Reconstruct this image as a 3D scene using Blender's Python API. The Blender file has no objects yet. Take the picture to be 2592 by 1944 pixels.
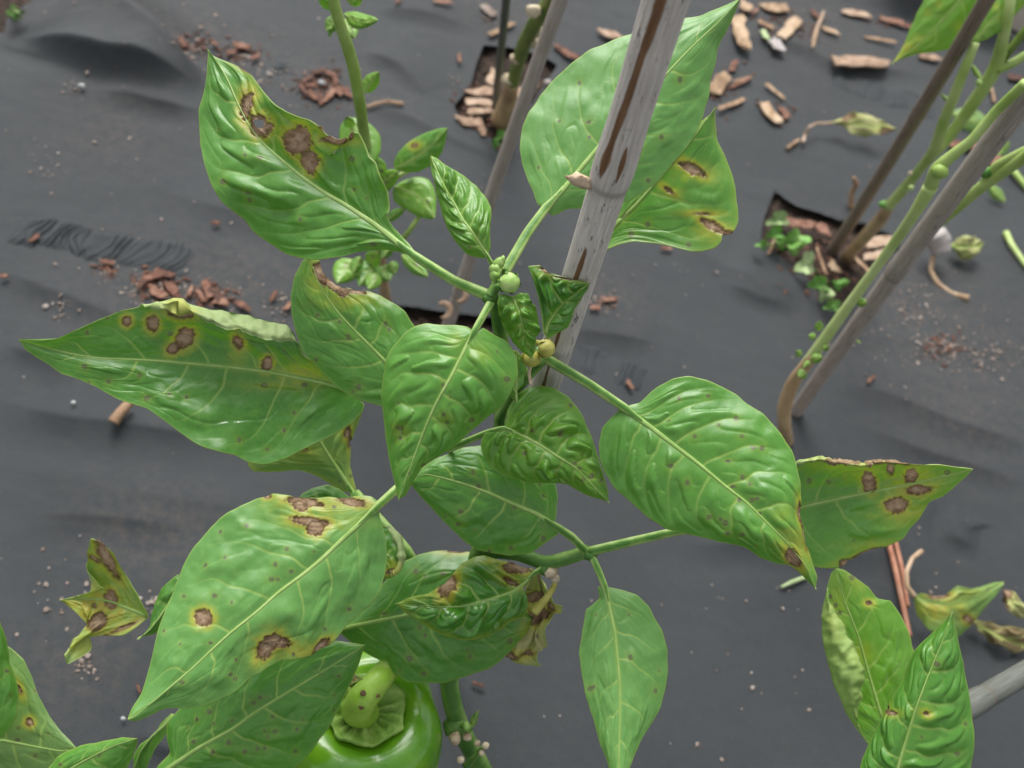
import bpy, math, random
import numpy as np
from mathutils import Vector, Matrix

random.seed(7); RNG = np.random.default_rng(7)
scene = bpy.context.scene
COL = scene.collection

# ------------------------------------------------------------------ camera
W_PX, H_PX, F_PX = 2592.0, 1944.0, 2543.0
CAM_H = 0.62
TH, RO = math.radians(40.0), math.radians(16.5)
fwd = np.array([0, math.sin(TH), -math.cos(TH)])
r0 = np.array([1.0, 0, 0]); u0 = np.array([0, math.cos(TH), math.sin(TH)])
right = math.cos(RO) * r0 + math.sin(RO) * u0
up = -math.sin(RO) * r0 + math.cos(RO) * u0
CAMP = np.array([0, 0, CAM_H])
cam_d = bpy.data.cameras.new('camera'); cam = bpy.data.objects.new('camera', cam_d); COL.objects.link(cam)
cam.matrix_world = Matrix(((right[0], up[0], -fwd[0], 0), (right[1], up[1], -fwd[1], 0),
                           (right[2], up[2], -fwd[2], CAM_H), (0, 0, 0, 1)))
cam_d.sensor_width = 36; cam_d.lens = 36 * F_PX / W_PX
cam_d.clip_start = 0.01; cam_d.clip_end = 200
cam_d.dof.use_dof = True; cam_d.dof.focus_distance = 0.385; cam_d.dof.aperture_fstop = 12.5
scene.camera = cam

# ------------------------------------------------------------------ light: overcast day
world = bpy.data.worlds.new('World'); scene.world = world; world.use_nodes = True
wn = world.node_tree; wn.nodes.clear()
sky = wn.nodes.new('ShaderNodeTexSky'); sky.sky_type = 'NISHITA'; sky.sun_disc = False
SUN_EL, SUN_AZ = math.radians(58), math.radians(-25)
sky.sun_elevation = SUN_EL; sky.sun_rotation = SUN_AZ; sky.air_density = 1.0; sky.dust_density = 4.0
hs = wn.nodes.new('ShaderNodeHueSaturation'); hs.inputs['Saturation'].default_value = 0.15
bg = wn.nodes.new('ShaderNodeBackground'); bg.inputs['Strength'].default_value = 0.12
wo = wn.nodes.new('ShaderNodeOutputWorld')
wn.links.new(sky.outputs[0], hs.inputs['Color']); wn.links.new(hs.outputs[0], bg.inputs['Color']); wn.links.new(bg.outputs[0], wo.inputs[0])
sd = bpy.data.lights.new('sun', 'SUN'); sd.energy = 1.5; sd.angle = math.radians(34); sd.color = (1, .97, .93)
sun = bpy.data.objects.new('sun', sd); COL.objects.link(sun)
sdir = Vector((math.sin(SUN_AZ) * math.cos(SUN_EL), math.cos(SUN_AZ) * math.cos(SUN_EL), math.sin(SUN_EL)))
sun.rotation_euler = sdir.to_track_quat('Z', 'Y').to_euler()
scene.view_settings.view_transform = 'Standard'; scene.view_settings.look = 'None'
scene.view_settings.gamma = 1; scene.view_settings.exposure = 1.02
scene.render.engine = 'CYCLES'

# ------------------------------------------------------------------ helpers: frames, points
FR = {'F': (0, 0, 2592 / 2212), 'S': (0, 0, 1.0), 'A1': (450, 80, 700 / 1873), 'A2': (0, 640, 1000 / 2212), 'A3': (900, 550, 800 / 1770),
      'A4': (1000, 1000, 800 / 1896), 'B1': (1250, 0, 700 / 1659), 'B2': (1450, 900, 1142 / 1815), 'B3': (0, 1200, 1000 / 2212),
      'B4': (700, 1350, 700 / 1955), 'C1': (1850, 0, 742 / 2198), 'C2': (1850, 480, 742 / 1923), 'C3': (0, 0, 800 / 1659),
      'C4': (750, 0, 700 / 2212), 'C5': (850, 250, 450 / 1310)}

def fx(fr, pts):
    x0, y0, s = FR[fr]; a = np.asarray(pts, float)
    return np.stack([x0 + a[..., 0] * s, y0 + a[..., 1] * s], -1)

def rays(px):
    px = np.asarray(px, float)
    return fwd + right * ((px[..., 0:1] - W_PX / 2) / F_PX) - up * ((px[..., 1:2] - H_PX / 2) / F_PX)

def PT(px, d):
    return CAMP + rays(px) * np.asarray(d, float)[..., None]

def GR(px, h=0.0):
    r = rays(px); d = (h - CAM_H) / r[..., 2]
    return CAMP + r * d[..., None]

def P1(fr, x, y, d): return PT(fx(fr, [(x, y)]), np.array([d]))[0]
def G1(fr, x, y, h=0.0): return GR(fx(fr, [(x, y)]), h)[0]
def gdepth(fr, x, y, h=0.0): return float(np.dot(G1(fr, x, y, h) - CAMP, fwd))

# ------------------------------------------------------------------ helpers: noise, curves
def _hash(ix, iy, seed):
    h = (ix.astype(np.int64) * 374761393 + iy.astype(np.int64) * 668265263 + seed * 974634777) & 0x7fffffff
    h = ((h ^ (h >> 13)) * 1274126177) & 0x7fffffff
    return ((h ^ (h >> 16)) & 0xffff) / 65535.0

def vnoise(x, y, seed=0):
    x = np.asarray(x, float); y = np.asarray(y, float)
    ix = np.floor(x); iy = np.floor(y); u = x - ix; v = y - iy
    u = u * u * (3 - 2 * u); v = v * v * (3 - 2 * v)
    a = _hash(ix, iy, seed); b = _hash(ix + 1, iy, seed); c = _hash(ix, iy + 1, seed); d = _hash(ix + 1, iy + 1, seed)
    return (a * (1 - u) + b * u) * (1 - v) + (c * (1 - u) + d * u) * v

def fbm(x, y, seed=0, o=3):
    s = 0; a = 1; t = 0
    for k in range(o):
        s = s + a * vnoise(x * 2 ** k, y * 2 ** k, seed + k * 17); t += a; a *= .5
    return s / t - .5

def sstep(a, b, x):
    t = np.clip((x - a) / (b - a), 0, 1); return t * t * (3 - 2 * t)

def curve(pts, n, sm=0.010):
    p = np.asarray(pts, float)
    seg = np.linalg.norm(np.diff(p, axis=0), axis=1); s = np.concatenate([[0], np.cumsum(seg)]); s /= max(s[-1], 1e-9)
    t = np.linspace(0, 1, n); q = np.stack([np.interp(t, s, p[:, k]) for k in range(p.shape[1])], 1)
    sg = max(sm * n, .01); r = int(sg * 3) + 1
    if n > 2 * r + 2:
        k = np.exp(-.5 * (np.arange(-r, r + 1) / sg) ** 2); k /= k.sum()
        ext = np.concatenate([2 * q[0] - q[r:0:-1], q, 2 * q[-1] - q[-2:-r - 2:-1]])
        q = np.stack([np.convolve(ext[:, c], k, 'valid') for c in range(q.shape[1])], 1)
    return q

# ------------------------------------------------------------------ helpers: objects
def mesh_obj(name, verts, faces, mat, parent=None, attrs=None, smooth=True, world_at=None):
    """verts in world space; stored relative to the parent thing's base (or world_at)"""
    verts = np.asarray(verts, float).copy()
    base = np.zeros(3)
    if parent is not None:
        base = np.array(parent['base'])
    elif world_at is not None:
        base = np.array(world_at)
    verts -= base
    me = bpy.data.meshes.new(name)
    if isinstance(faces, np.ndarray):
        n, k = faces.shape
        me.vertices.add(len(verts)); me.vertices.foreach_set('co', verts.astype(np.float32).ravel())
        me.loops.add(n * k); me.loops.foreach_set('vertex_index', faces.astype(np.int32).ravel())
        me.polygons.add(n); me.polygons.foreach_set('loop_start', np.arange(0, n * k, k, dtype=np.int32))
        me.update(calc_edges=True); me.validate()
    else:
        me.from_pydata(verts.tolist(), [], faces); me.update()
    if smooth and len(me.polygons):
        me.polygons.foreach_set('use_smooth', np.ones(len(me.polygons), bool))
    for an, av in (attrs or {}).items():
        a = me.attributes.new(an, 'FLOAT_COLOR', 'POINT')
        a.data.foreach_set('color', np.concatenate([av, np.ones((len(av), 1))], 1).astype(np.float32).ravel())
    if mat is not None: me.materials.append(mat)
    o = bpy.data.objects.new(name, me); COL.objects.link(o)
    if parent is not None:
        o.parent = parent; o['base'] = list(base)
    elif world_at is not None:
        o.location = base; o['base'] = list(base)
    return o

def thing(name, base, label, cat, group=None):
    o = bpy.data.objects.new(name, None); COL.objects.link(o); o.location = tuple(base); o['base'] = [float(v) for v in base]
    o.empty_display_size = .02
    return tag(o, label, cat, group)

def tag(o, label, cat, group=None):
    o['label'] = label; o['category'] = cat
    if group: o['group'] = group
    return o

def tube_arrays(pts, radii, seg=12, n=None, caps=True, squash=None):
    p = np.asarray(pts, float); rr = np.asarray(radii, float)
    if n:
        s = np.concatenate([[0], np.cumsum(np.linalg.norm(np.diff(p, axis=0), axis=1))]); s /= s[-1]
        t = np.linspace(0, 1, n); rr = np.interp(t, s, rr if len(rr) == len(p) else np.interp(s, np.linspace(0, 1, len(rr)), rr)); p = curve(p, n, .03)
    elif len(rr) != len(p): rr = np.interp(np.linspace(0, 1, len(p)), np.linspace(0, 1, len(rr)), rr)
    T = np.gradient(p, axis=0); T /= np.linalg.norm(T, axis=1)[:, None] + 1e-12
    ref = -fwd if abs(np.dot(T.mean(0), fwd)) < .9 * np.linalg.norm(T.mean(0)) else right
    B = np.cross(T, ref); B /= np.linalg.norm(B, axis=1)[:, None] + 1e-12
    N = np.cross(B, T)
    ang = np.arange(seg) * 2 * math.pi / seg
    sq = 1.0 if squash is None else squash
    V = p[:, None] + rr[:, None, None] * (np.cos(ang)[None, :, None] * B[:, None] + sq * np.sin(ang)[None, :, None] * N[:, None])
    m = len(p); V = V.reshape(-1, 3)
    i = np.arange(m - 1)[:, None] * seg; j = np.arange(seg)[None]; jn = (j + 1) % seg
    Fq = np.stack([i + j, i + jn, i + seg + jn, i + seg + j], -1).reshape(-1, 4)
    LASTSTRIPE.clear(); LASTSTRIPE.append(np.concatenate([np.tile(np.cos(ang * 1.5 - .6) ** 2, m), [0.5, 0.5]]))
    if caps:
        V = np.concatenate([V, p[:1], p[-1:]]); a, b = m * seg, m * seg + 1
        j = np.arange(seg); jn = (j + 1) % seg
        c0 = np.stack([np.full(seg, a), jn, j, np.full(seg, a)], 1)
        F = [list(f) for f in Fq] + [[a, int(y), int(x)] for x, y in zip(j, jn)] + [[b, int((m - 1) * seg + x), int((m - 1) * seg + y)] for x, y in zip(j, jn)]
        return V, F
    return V, [list(f) for f in Fq]

LASTSTRIPE = []
def stripe_attr():
    a = LASTSTRIPE[0]; return {'stripe': np.stack([a, a, a], 1)}

class MB:
    def __init__(s): s.v = []; s.f = []; s.n = 0
    def add(s, V, F):
        s.v.append(np.asarray(V, float)); s.f += [[int(i) + s.n for i in f] for f in F]; s.n += len(V)
    def build(s, name, mat, parent=None, **k): return mesh_obj(name, np.concatenate(s.v), s.f, mat, parent, **k)

ICO = None
def ico():
    t = (1 + 5 ** .5) / 2
    v = np.array([(-1, t, 0), (1, t, 0), (-1, -t, 0), (1, -t, 0), (0, -1, t), (0, 1, t), (0, -1, -t), (0, 1, -t), (t, 0, -1), (t, 0, 1), (-t, 0, -1), (-t, 0, 1)]) / math.sqrt(1 + t * t)
    f = [(0, 11, 5), (0, 5, 1), (0, 1, 7), (0, 7, 10), (0, 10, 11), (1, 5, 9), (5, 11, 4), (11, 10, 2), (10, 7, 6), (7, 1, 8), (3, 9, 4), (3, 4, 2), (3, 2, 6), (3, 6, 8), (3, 8, 9), (4, 9, 5), (2, 4, 11), (6, 2, 10), (8, 6, 7), (9, 8, 1)]
    return v, f

# ------------------------------------------------------------------ materials
def new_mat(name):
    m = bpy.data.materials.new(name); m.use_nodes = True
    nt = m.node_tree; nt.nodes.clear()
    return m, nt

class NB:
    """tiny node builder"""
    def __init__(s, nt): s.nt = nt
    def n(s, t, **k):
        nd = s.nt.nodes.new(t)
        for a, b in k.items(): setattr(nd, a, b)
        return nd
    def put(s, sock, v):
        if hasattr(v, 'is_linked') or isinstance(v, bpy.types.NodeSocket): s.nt.links.new(v, sock)
        else: sock.default_value = v
    def mix(s, f, a, b):
        nd = s.n('ShaderNodeMix', data_type='RGBA'); s.put(nd.inputs[0], f)
        s.put(nd.inputs[6], a if not isinstance(a, tuple) else (*a, 1)); s.put(nd.inputs[7], b if not isinstance(b, tuple) else (*b, 1)); return nd.outputs[2]
    def math(s, op, a, b=0.0, clamp=False):
        nd = s.n('ShaderNodeMath', operation=op, use_clamp=clamp); s.put(nd.inputs[0], a); s.put(nd.inputs[1], b); return nd.outputs[0]
    def noise(s, co, scale, detail=3, rough=.55, out=0):
        nd = s.n('ShaderNodeTexNoise'); s.nt.links.new(co, nd.inputs['Vector']); nd.inputs['Scale'].default_value = scale
        nd.inputs['Detail'].default_value = detail; nd.inputs['Roughness'].default_value = rough; return nd.outputs[out]
    def ramp(s, f, stops):
        nd = s.n('ShaderNodeValToRGB'); s.nt.links.new(f, nd.inputs[0]); e = nd.color_ramp.elements
        while len(e) < len(stops): e.new(.5)
        for el, (p, c) in zip(e, stops): el.position = p; el.color = (*c, 1) if len(c) == 3 else c
        return nd.outputs[0]
    def rng(s, f, a, b, c=0.0, d=1.0):
        nd = s.n('ShaderNodeMapRange'); s.put(nd.inputs[0], f); nd.inputs[1].default_value = a; nd.inputs[2].default_value = b
        nd.inputs[3].default_value = c; nd.inputs[4].default_value = d; return nd.outputs[0]
    def bump(s, h, strength, dist, normal=None):
        nd = s.n('ShaderNodeBump'); s.put(nd.inputs['Height'], h); nd.inputs['Strength'].default_value = strength; nd.inputs['Distance'].default_value = dist
        if normal is not None: s.nt.links.new(normal, nd.inputs['Normal'])
        return nd.outputs[0]
    def pos(s): return s.n('ShaderNodeTexCoord').outputs['Object']

def leaf_material(name, dark, light, under, rough=.40, trans=.22, yellow=(.46, .43, .028)):
    m, nt = new_mat(name); b = NB(nt); co = b.pos()
    a1 = b.n('ShaderNodeAttribute', attribute_name='marks'); a2 = b.n('ShaderNodeAttribute', attribute_name='surface'); a3 = b.n('ShaderNodeAttribute', attribute_name='extra')
    s1 = b.n('ShaderNodeSeparateColor'); s2 = b.n('ShaderNodeSeparateColor'); s3 = b.n('ShaderNodeSeparateColor')
    nt.links.new(a1.outputs['Color'], s1.inputs[0]); nt.links.new(a2.outputs['Color'], s2.inputs[0]); nt.links.new(a3.outputs['Color'], s3.inputs[0])
    vein, lesion, halo = s1.outputs; rim, tone, wet = s2.outputs; spot, lrim, _u = s3.outputs
    n1 = b.noise(co, 55, 4); n2 = b.noise(co, 420, 3); n3 = b.noise(co, 1600, 2)
    tt = b.math('ADD', tone, b.math('MULTIPLY', b.math('SUBTRACT', n1, .5), .9), True)
    c = b.mix(tt, dark, light)
    c = b.mix(b.rng(n2, .35, .75, 0, .30), c, light)
    vor = b.n('ShaderNodeTexVoronoi', feature='DISTANCE_TO_EDGE'); nt.links.new(co, vor.inputs['Vector']); vor.inputs['Scale'].default_value = 420
    net = b.rng(vor.outputs['Distance'], 0.0, .10, 1, 0)
    c = b.mix(b.rng(n3, .38, .72, 0, .22), c, dark)
    c = b.mix(b.math('MULTIPLY', net, .20), c, (.15, .29, .05))
    c = b.mix(b.math('MULTIPLY', halo, .85), c, yellow)
    c = b.mix(b.math('MULTIPLY', b.rng(halo, .55, .95), .45), c, (.34, .22, .035))
    c = b.mix(b.math('MULTIPLY', vein, .92), c, (.30, .43, .09))
    c = b.mix(b.math('MULTIPLY', rim, .75), c, (.26, .37, .075))
    lc = b.ramp(b.noise(co, 170, 6, .72), [(.30, (.080, .044, .024)), (.47, (.195, .118, .066)), (.66, (.35, .24, .145))])
    lc = b.mix(b.math('MULTIPLY', b.math('MULTIPLY', _u, 1.5), b.rng(b.noise(co, 330, 4), .3, .65), True), lc, (.36, .265, .175))
    c = b.mix(lesion, c, lc)
    c = b.mix(b.math('MULTIPLY', lrim, .85), c, (.060, .026, .012))
    c = b.mix(b.math('MULTIPLY', spot, .85), c, (.085, .055, .048))
    geo = b.n('ShaderNodeNewGeometry')
    uc = b.mix(b.rng(n1, .3, .7), under, tuple(x * 1.25 for x in under))
    uc = b.mix(b.math('MULTIPLY', vein, .6), uc, (.34, .46, .16))
    uc = b.mix(b.math('MULTIPLY', halo, .7), uc, yellow)
    uc = b.mix(b.math('MULTIPLY', lesion, .95), uc, lc)
    c2 = b.mix(geo.outputs['Backfacing'], c, uc)
    pb = b.n('ShaderNodeBsdfPrincipled'); nt.links.new(c2, pb.inputs['Base Color'])
    r = b.math('ADD', rough - .06, b.math('MULTIPLY', n1, .14)); r = b.math('ADD', r, b.math('MULTIPLY', lesion, .3)); r = b.math('ADD', r, b.math('MULTIPLY', geo.outputs['Backfacing'], .25))
    r = b.math('SUBTRACT', r, b.math('MULTIPLY', wet, .33), True); nt.links.new(r, pb.inputs['Roughness'])
    pb.inputs['IOR'].default_value = 1.5
    nt.links.new(b.rng(lesion, 0, 1, .60, .12), pb.inputs['Specular IOR Level'])
    h = b.math('ADD', b.math('MULTIPLY', n2, .6), b.math('MULTIPLY', net, -.15)); h = b.math('ADD', h, b.math('MULTIPLY', n3, .35))
    h = b.math('ADD', h, b.math('MULTIPLY', lesion, b.math('MULTIPLY', n3, 2.0)))
    nm = b.bump(h, .16, .0004); nt.links.new(nm, pb.inputs['Normal'])
    tr = b.n('ShaderNodeBsdfTranslucent'); nt.links.new(b.mix(b.math('MAXIMUM', lesion, 0.0), b.mix(.5, c, (.16, .42, .02)), lc), tr.inputs[0])
    ms = b.n('ShaderNodeMixShader'); ms.inputs[0].default_value = trans; nt.links.new(pb.outputs[0], ms.inputs[1]); nt.links.new(tr.outputs[0], ms.inputs[2])
    out = b.n('ShaderNodeOutputMaterial'); nt.links.new(ms.outputs[0], out.inputs[0]); return m

def simple_mat(name, stops, scale=60, rough=.7, bump=.3, bscale=300, bdist=.0006, spec=.4, stretch=None, detail=4, striped=0):
    m, nt = new_mat(name); b = NB(nt); co = b.pos()
    if stretch:
        mp = b.n('ShaderNodeMapping'); nt.links.new(co, mp.inputs[0]); mp.inputs['Scale'].default_value = stretch; co = mp.outputs[0]
    oi = b.n('ShaderNodeObjectInfo')
    va = b.n('ShaderNodeVectorMath', operation='ADD'); nt.links.new(co, va.inputs[0])
    cb = b.n('ShaderNodeCombineXYZ'); nt.links.new(oi.outputs['Random'], cb.inputs[0]); nt.links.new(cb.outputs[0], va.inputs[1])
    n1 = b.noise(va.outputs[0], scale, detail, .6)
    f = b.math('ADD', n1, b.math('MULTIPLY', b.math('SUBTRACT', oi.outputs['Random'], .5), .25))
    if striped:
        sa = b.n('ShaderNodeAttribute', attribute_name='stripe'); f = b.math('ADD', f, b.math('MULTIPLY', b.math('SUBTRACT', sa.outputs['Fac'], .5), striped))
    c = b.ramp(f, stops)
    pb = b.n('ShaderNodeBsdfPrincipled'); nt.links.new(c, pb.inputs['Base Color']); pb.inputs['Roughness'].default_value = rough
    pb.inputs['Specular IOR Level'].default_value = spec
    nt.links.new(b.bump(b.noise(co, bscale, 4, .6), bump, bdist), pb.inputs['Normal'])
    out = b.n('ShaderNodeOutputMaterial'); nt.links.new(pb.outputs[0], out.inputs[0]); return m

M = {}
M['leaf'] = leaf_material('pepper_leaf', (.028, .150, .010), (.120, .325, .040), (.29, .38, .15), rough=.385)
M['leaf_young'] = leaf_material('young_leaf', (.045, .18, .008), (.145, .34, .024), (.26, .38, .10), rough=.38)
M['leaf_smooth'] = leaf_material('smooth_blue_green_leaf', (.045, .175, .024), (.150, .355, .080), (.29, .38, .15), rough=.43)
M['leaf_pale'] = leaf_material('ageing_leaf', (.06, .16, .03), (.16, .29, .07), (.24, .34, .13), rough=.5)
M['leaf_dry'] = leaf_material('withered_leaf', (.26, .27, .10), (.40, .36, .17), (.40, .38, .20), rough=.7, trans=.1)
M['leaf_brown'] = leaf_material('dead_leaf', (.09, .05, .028), (.20, .12, .06), (.22, .14, .075), rough=.8, trans=.05)
M['stem'] = simple_mat('green_stem', [(.3, (.055, .15, .022)), (.5, (.11, .23, .04)), (.72, (.22, .34, .09))], 90, .5, .4, 500, striped=.35)
M['petiole'] = simple_mat('leaf_stalk', [(.25, (.050, .150, .016)), (.5, (.125, .255, .038)), (.76, (.31, .42, .14))], 120, .5, .35, 600, striped=.62)
M['midrib'] = simple_mat('leaf_midrib', [(.3, (.20, .34, .075)), (.5, (.25, .39, .10)), (.72, (.32, .45, .15))], 150, .45, .25, 700)
M['stem_pale'] = simple_mat('pale_stem', [(.3, (.22, .34, .06)), (.5, (.33, .45, .13)), (.72, (.46, .55, .23))], 40, .5, .3, 300)
M['stem_tan'] = simple_mat('woody_stem', [(.3, (.26, .17, .085)), (.5, (.40, .28, .15)), (.72, (.52, .39, .23))], 60, .7, .5, 300, stretch=(1, 1, .3))
M['stem_dark'] = simple_mat('old_green_stem', [(.3, (.07, .12, .015)), (.5, (.12, .18, .025)), (.75, (.22, .26, .06))], 45, .5, .4, 300)
M['bud'] = simple_mat('flower_bud', [(.3, (.13, .26, .04)), (.5, (.24, .40, .09)), (.75, (.38, .50, .18))], 260, .45, .4, 800)
M['calyx_old'] = simple_mat('yellow_calyx', [(.3, (.28, .27, .04)), (.5, (.42, .40, .09)), (.75, (.52, .50, .18))], 200, .5, .3, 600)
M['calyx'] = simple_mat('fruit_calyx', [(.3, (.08, .20, .02)), (.5, (.15, .29, .035)), (.75, (.28, .41, .09))], 130, .42, .6, 420, .0012)
M['cork'] = simple_mat('scar_tissue', [(.3, (.30, .22, .14)), (.5, (.48, .40, .27)), (.75, (.62, .55, .40))], 200, .8, .5, 600)
M['wood'] = simple_mat('wood_chip', [(.3, (.17, .105, .058)), (.5, (.33, .225, .135)), (.75, (.50, .38, .265))], 90, .8, .6, 400, .001, stretch=(1, .4, 1))
M['wood_pink'] = simple_mat('pinkish_wood_chip', [(.3, (.15, .088, .055)), (.5, (.29, .195, .13)), (.75, (.45, .34, .25))], 90, .8, .6, 400, .001)
M['bark'] = simple_mat('red_bark', [(.28, (.05, .025, .017)), (.5, (.135, .058, .036)), (.75, (.26, .145, .10))], 160, .85, .7, 500, .001)
M['twig'] = simple_mat('dry_twig', [(.3, (.16, .09, .05)), (.5, (.27, .17, .10)), (.75, (.40, .28, .18))], 90, .8, .6, 400)
M['needle'] = simple_mat('pine_needle', [(.3, (.22, .08, .045)), (.5, (.34, .14, .08)), (.75, (.42, .22, .14))], 90, .6, .2, 400)
M['grain'] = simple_mat('sand_grain', [(.3, (.12, .085, .065)), (.5, (.25, .20, .17)), (.72, (.43, .39, .35))], 70, .8, .4, 500)
M['pebble'] = simple_mat('pale_pebble', [(.3, (.24, .25, .25)), (.6, (.38, .39, .38)), (.8, (.50, .50, .48))], 60, .7, .3, 300)
M['soil'] = simple_mat('dark_soil', [(.3, (.020, .013, .009)), (.5, (.055, .034, .024)), (.75, (.13, .085, .060))], 130, .95, 1.0, 260, .004)
M['timber'] = simple_mat('weathered_timber', [(.3, (.26, .22, .17)), (.5, (.42, .37, .30)), (.75, (.56, .51, .43))], 26, .85, .6, 130, .002, stretch=(.25, 1, 1))
M['leaf_spot'] = simple_mat('brown_fleck', [(.3, (.07, .035, .015)), (.7, (.13, .07, .03))], 300, .7, .3, 500)
M['white'] = simple_mat('bleached_husk', [(.3, (.27, .24, .225)), (.7, (.38, .35, .335))], 60, .6, .2, 300)
M['weed'] = simple_mat('weed_leaf', [(.3, (.07, .20, .03)), (.5, (.12, .29, .05)), (.75, (.22, .38, .10))], 80, .5, .3, 300)
M['weed_pale'] = simple_mat('pale_weed_leaf', [(.3, (.22, .32, .13)), (.5, (.30, .40, .18)), (.75, (.40, .46, .26))], 80, .6, .3, 300)

def fruit_material():
    m, nt = new_mat('pepper_skin'); b = NB(nt); co = b.pos()
    n1 = b.noise(co, 26, 3); n2 = b.noise(co, 160, 3)
    c = b.ramp(n1, [(.3, (.040, .165, .004)), (.5, (.090, .255, .007)), (.72, (.18, .36, .016))])
    pb = b.n('ShaderNodeBsdfPrincipled'); nt.links.new(c, pb.inputs['Base Color']); pb.inputs['Roughness'].default_value = .23
    pb.inputs['Coat Weight'].default_value = .25; pb.inputs['Coat Roughness'].default_value = .12
    pb.inputs['Subsurface Weight'].default_value = .12; pb.inputs['Subsurface Radius'].default_value = (.004, .01, .002); pb.inputs['Subsurface Scale'].default_value = .3
    nt.links.new(b.bump(b.math('ADD', n1, b.math('MULTIPLY', n2, .25)), .22, .006), pb.inputs['Normal'])
    out = b.n('ShaderNodeOutputMaterial'); nt.links.new(pb.outputs[0], out.inputs[0]); return m
M['fruit'] = fruit_material()

def fabric_material():
    m, nt = new_mat('landscape_fabric'); b = NB(nt); co = b.pos()
    n1 = b.noise(co, 7, 5, .6); n2 = b.noise(co, 60, 5, .65); n3 = b.noise(co, 900, 2)
    c = b.ramp(n1, [(.3, (.0165, .0212, .0238)), (.5, (.0212, .0266, .0295)), (.7, (.0280, .0340, .0368))])
    c = b.mix(b.rng(n2, .45, .8, 0, .35), c, (.034, .0365, .038))
    c = b.mix(b.rng(n3, .35, .8, 0, .35), c, (.046, .0485, .051))
    a = b.n('ShaderNodeAttribute', attribute_name='dust'); s = b.n('ShaderNodeSeparateColor'); nt.links.new(a.outputs['Color'], s.inputs[0])
    d = b.math('MULTIPLY', s.outputs[0], b.rng(b.noise(co, 150, 5, .7), .42, .72), True)
    c = b.mix(b.math('MULTIPLY', d, .55), c, (.10, .075, .062))
    mp = b.n('ShaderNodeMapping'); nt.links.new(co, mp.inputs[0]); mp.inputs['Rotation'].default_value = (0, 0, .12)
    w1 = b.n('ShaderNodeTexWave', wave_type='BANDS', bands_direction='X'); w2 = b.n('ShaderNodeTexWave', wave_type='BANDS', bands_direction='Y')
    for w in (w1, w2): nt.links.new(mp.outputs[0], w.inputs[0]); w.inputs['Scale'].default_value = 235; w.inputs['Distortion'].default_value = 1.2; w.inputs['Detail Scale'].default_value = .4
    wv_ = b.math('MULTIPLY', w1.outputs['Fac'], w2.outputs['Fac']); c = b.mix(b.math('MULTIPLY', wv_, .5), c, (.046, .0505, .055))
    pb = b.n('ShaderNodeBsdfPrincipled'); nt.links.new(c, pb.inputs['Base Color']); pb.inputs['Roughness'].default_value = .58
    pb.inputs['Specular IOR Level'].default_value = .27
    h = b.math('ADD', w1.outputs['Fac'], w2.outputs['Fac']); h = b.math('ADD', h, b.math('MULTIPLY', n3, .8))
    nm = b.bump(h, .45, .0006)
    nm = b.bump(n2, .25, .003, nm)
    nt.links.new(nm, pb.inputs['Normal'])
    out = b.n('ShaderNodeOutputMaterial'); nt.links.new(pb.outputs[0], out.inputs[0]); return m
M['fabric'] = fabric_material()

def bamboo_material(name, stripe, base, dark):
    """weathered cane: long grain, black mould flecks; 'marks' R = bare brown split, G = node ring"""
    m, nt = new_mat(name); b = NB(nt)
    at = b.n('ShaderNodeAttribute', attribute_name='grain'); co = at.outputs['Vector']
    mp = b.n('ShaderNodeMapping'); nt.links.new(co, mp.inputs[0]); mp.inputs['Scale'].default_value = (1, 1, .06)
    mp2 = b.n('ShaderNodeMapping'); nt.links.new(co, mp2.inputs[0]); mp2.inputs['Scale'].default_value = (1, 1, .3)
    g = b.noise(mp.outputs[0], 900, 4, .6); g2 = b.noise(co, 60, 4); fl = b.noise(mp2.outputs[0], 480, 5, .7)
    c = b.ramp(g, [(.3, dark), (.55, base), (.8, tuple(min(1, x * 1.35) for x in base))])
    c = b.mix(b.rng(g2, .4, .7, 0, .45), c, tuple(x * .72 for x in base))
    a1 = b.n('ShaderNodeAttribute', attribute_name='marks'); s1 = b.n('ShaderNodeSeparateColor'); nt.links.new(a1.outputs['Color'], s1.inputs[0])
    fleck = b.math('MULTIPLY', b.rng(fl, .60, .66), b.rng(b.math('ADD', g2, b.math('MULTIPLY', s1.outputs[2], .25)), .5, .66), True)
    c = b.mix(b.math('MULTIPLY', fleck, .8), c, (.035, .034, .036))
    st = b.math('ADD', s1.outputs[0], b.math('MULTIPLY', b.math('SUBTRACT', b.noise(mp2.outputs[0], 260, 4), .5), .55)); st = b.rng(st, .40, .62)
    st2 = b.math('MULTIPLY', st, b.rng(s1.outputs[0], .02, .15), True)
    c = b.mix(st2, c, b.ramp(g, [(.3, (.10, .050, .024)), (.7, stripe)]))
    c = b.mix(b.math('MULTIPLY', s1.outputs[1], .75), c, (.11, .075, .05))
    pb = b.n('ShaderNodeBsdfPrincipled'); nt.links.new(c, pb.inputs['Base Color']); pb.inputs['Roughness'].default_value = .6; pb.inputs['Specular IOR Level'].default_value = .35
    hh = b.math('SUBTRACT', b.math('MULTIPLY', g, .6), b.math('MULTIPLY', st2, .8))
    nt.links.new(b.bump(hh, .28, .0005), pb.inputs['Normal'])
    out = b.n('ShaderNodeOutputMaterial'); nt.links.new(pb.outputs[0], out.inputs[0]); return m
M['bamboo'] = bamboo_material('grey_cane', (.20, .105, .052), (.54, .495, .455), (.40, .355, .325))
M['bamboo_mid'] = bamboo_material('brownish_grey_cane', (.2, .14, .09), (.355, .310, .275), (.235, .195, .165))
M['bamboo_brown'] = bamboo_material('brown_cane', (.25, .16, .08), (.22, .175, .135), (.12, .09, .065))
M['bamboo_green'] = bamboo_material('greenish_grey_cane', (.2, .16, .1), (.120, .128, .110), (.085, .090, .075))

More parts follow.
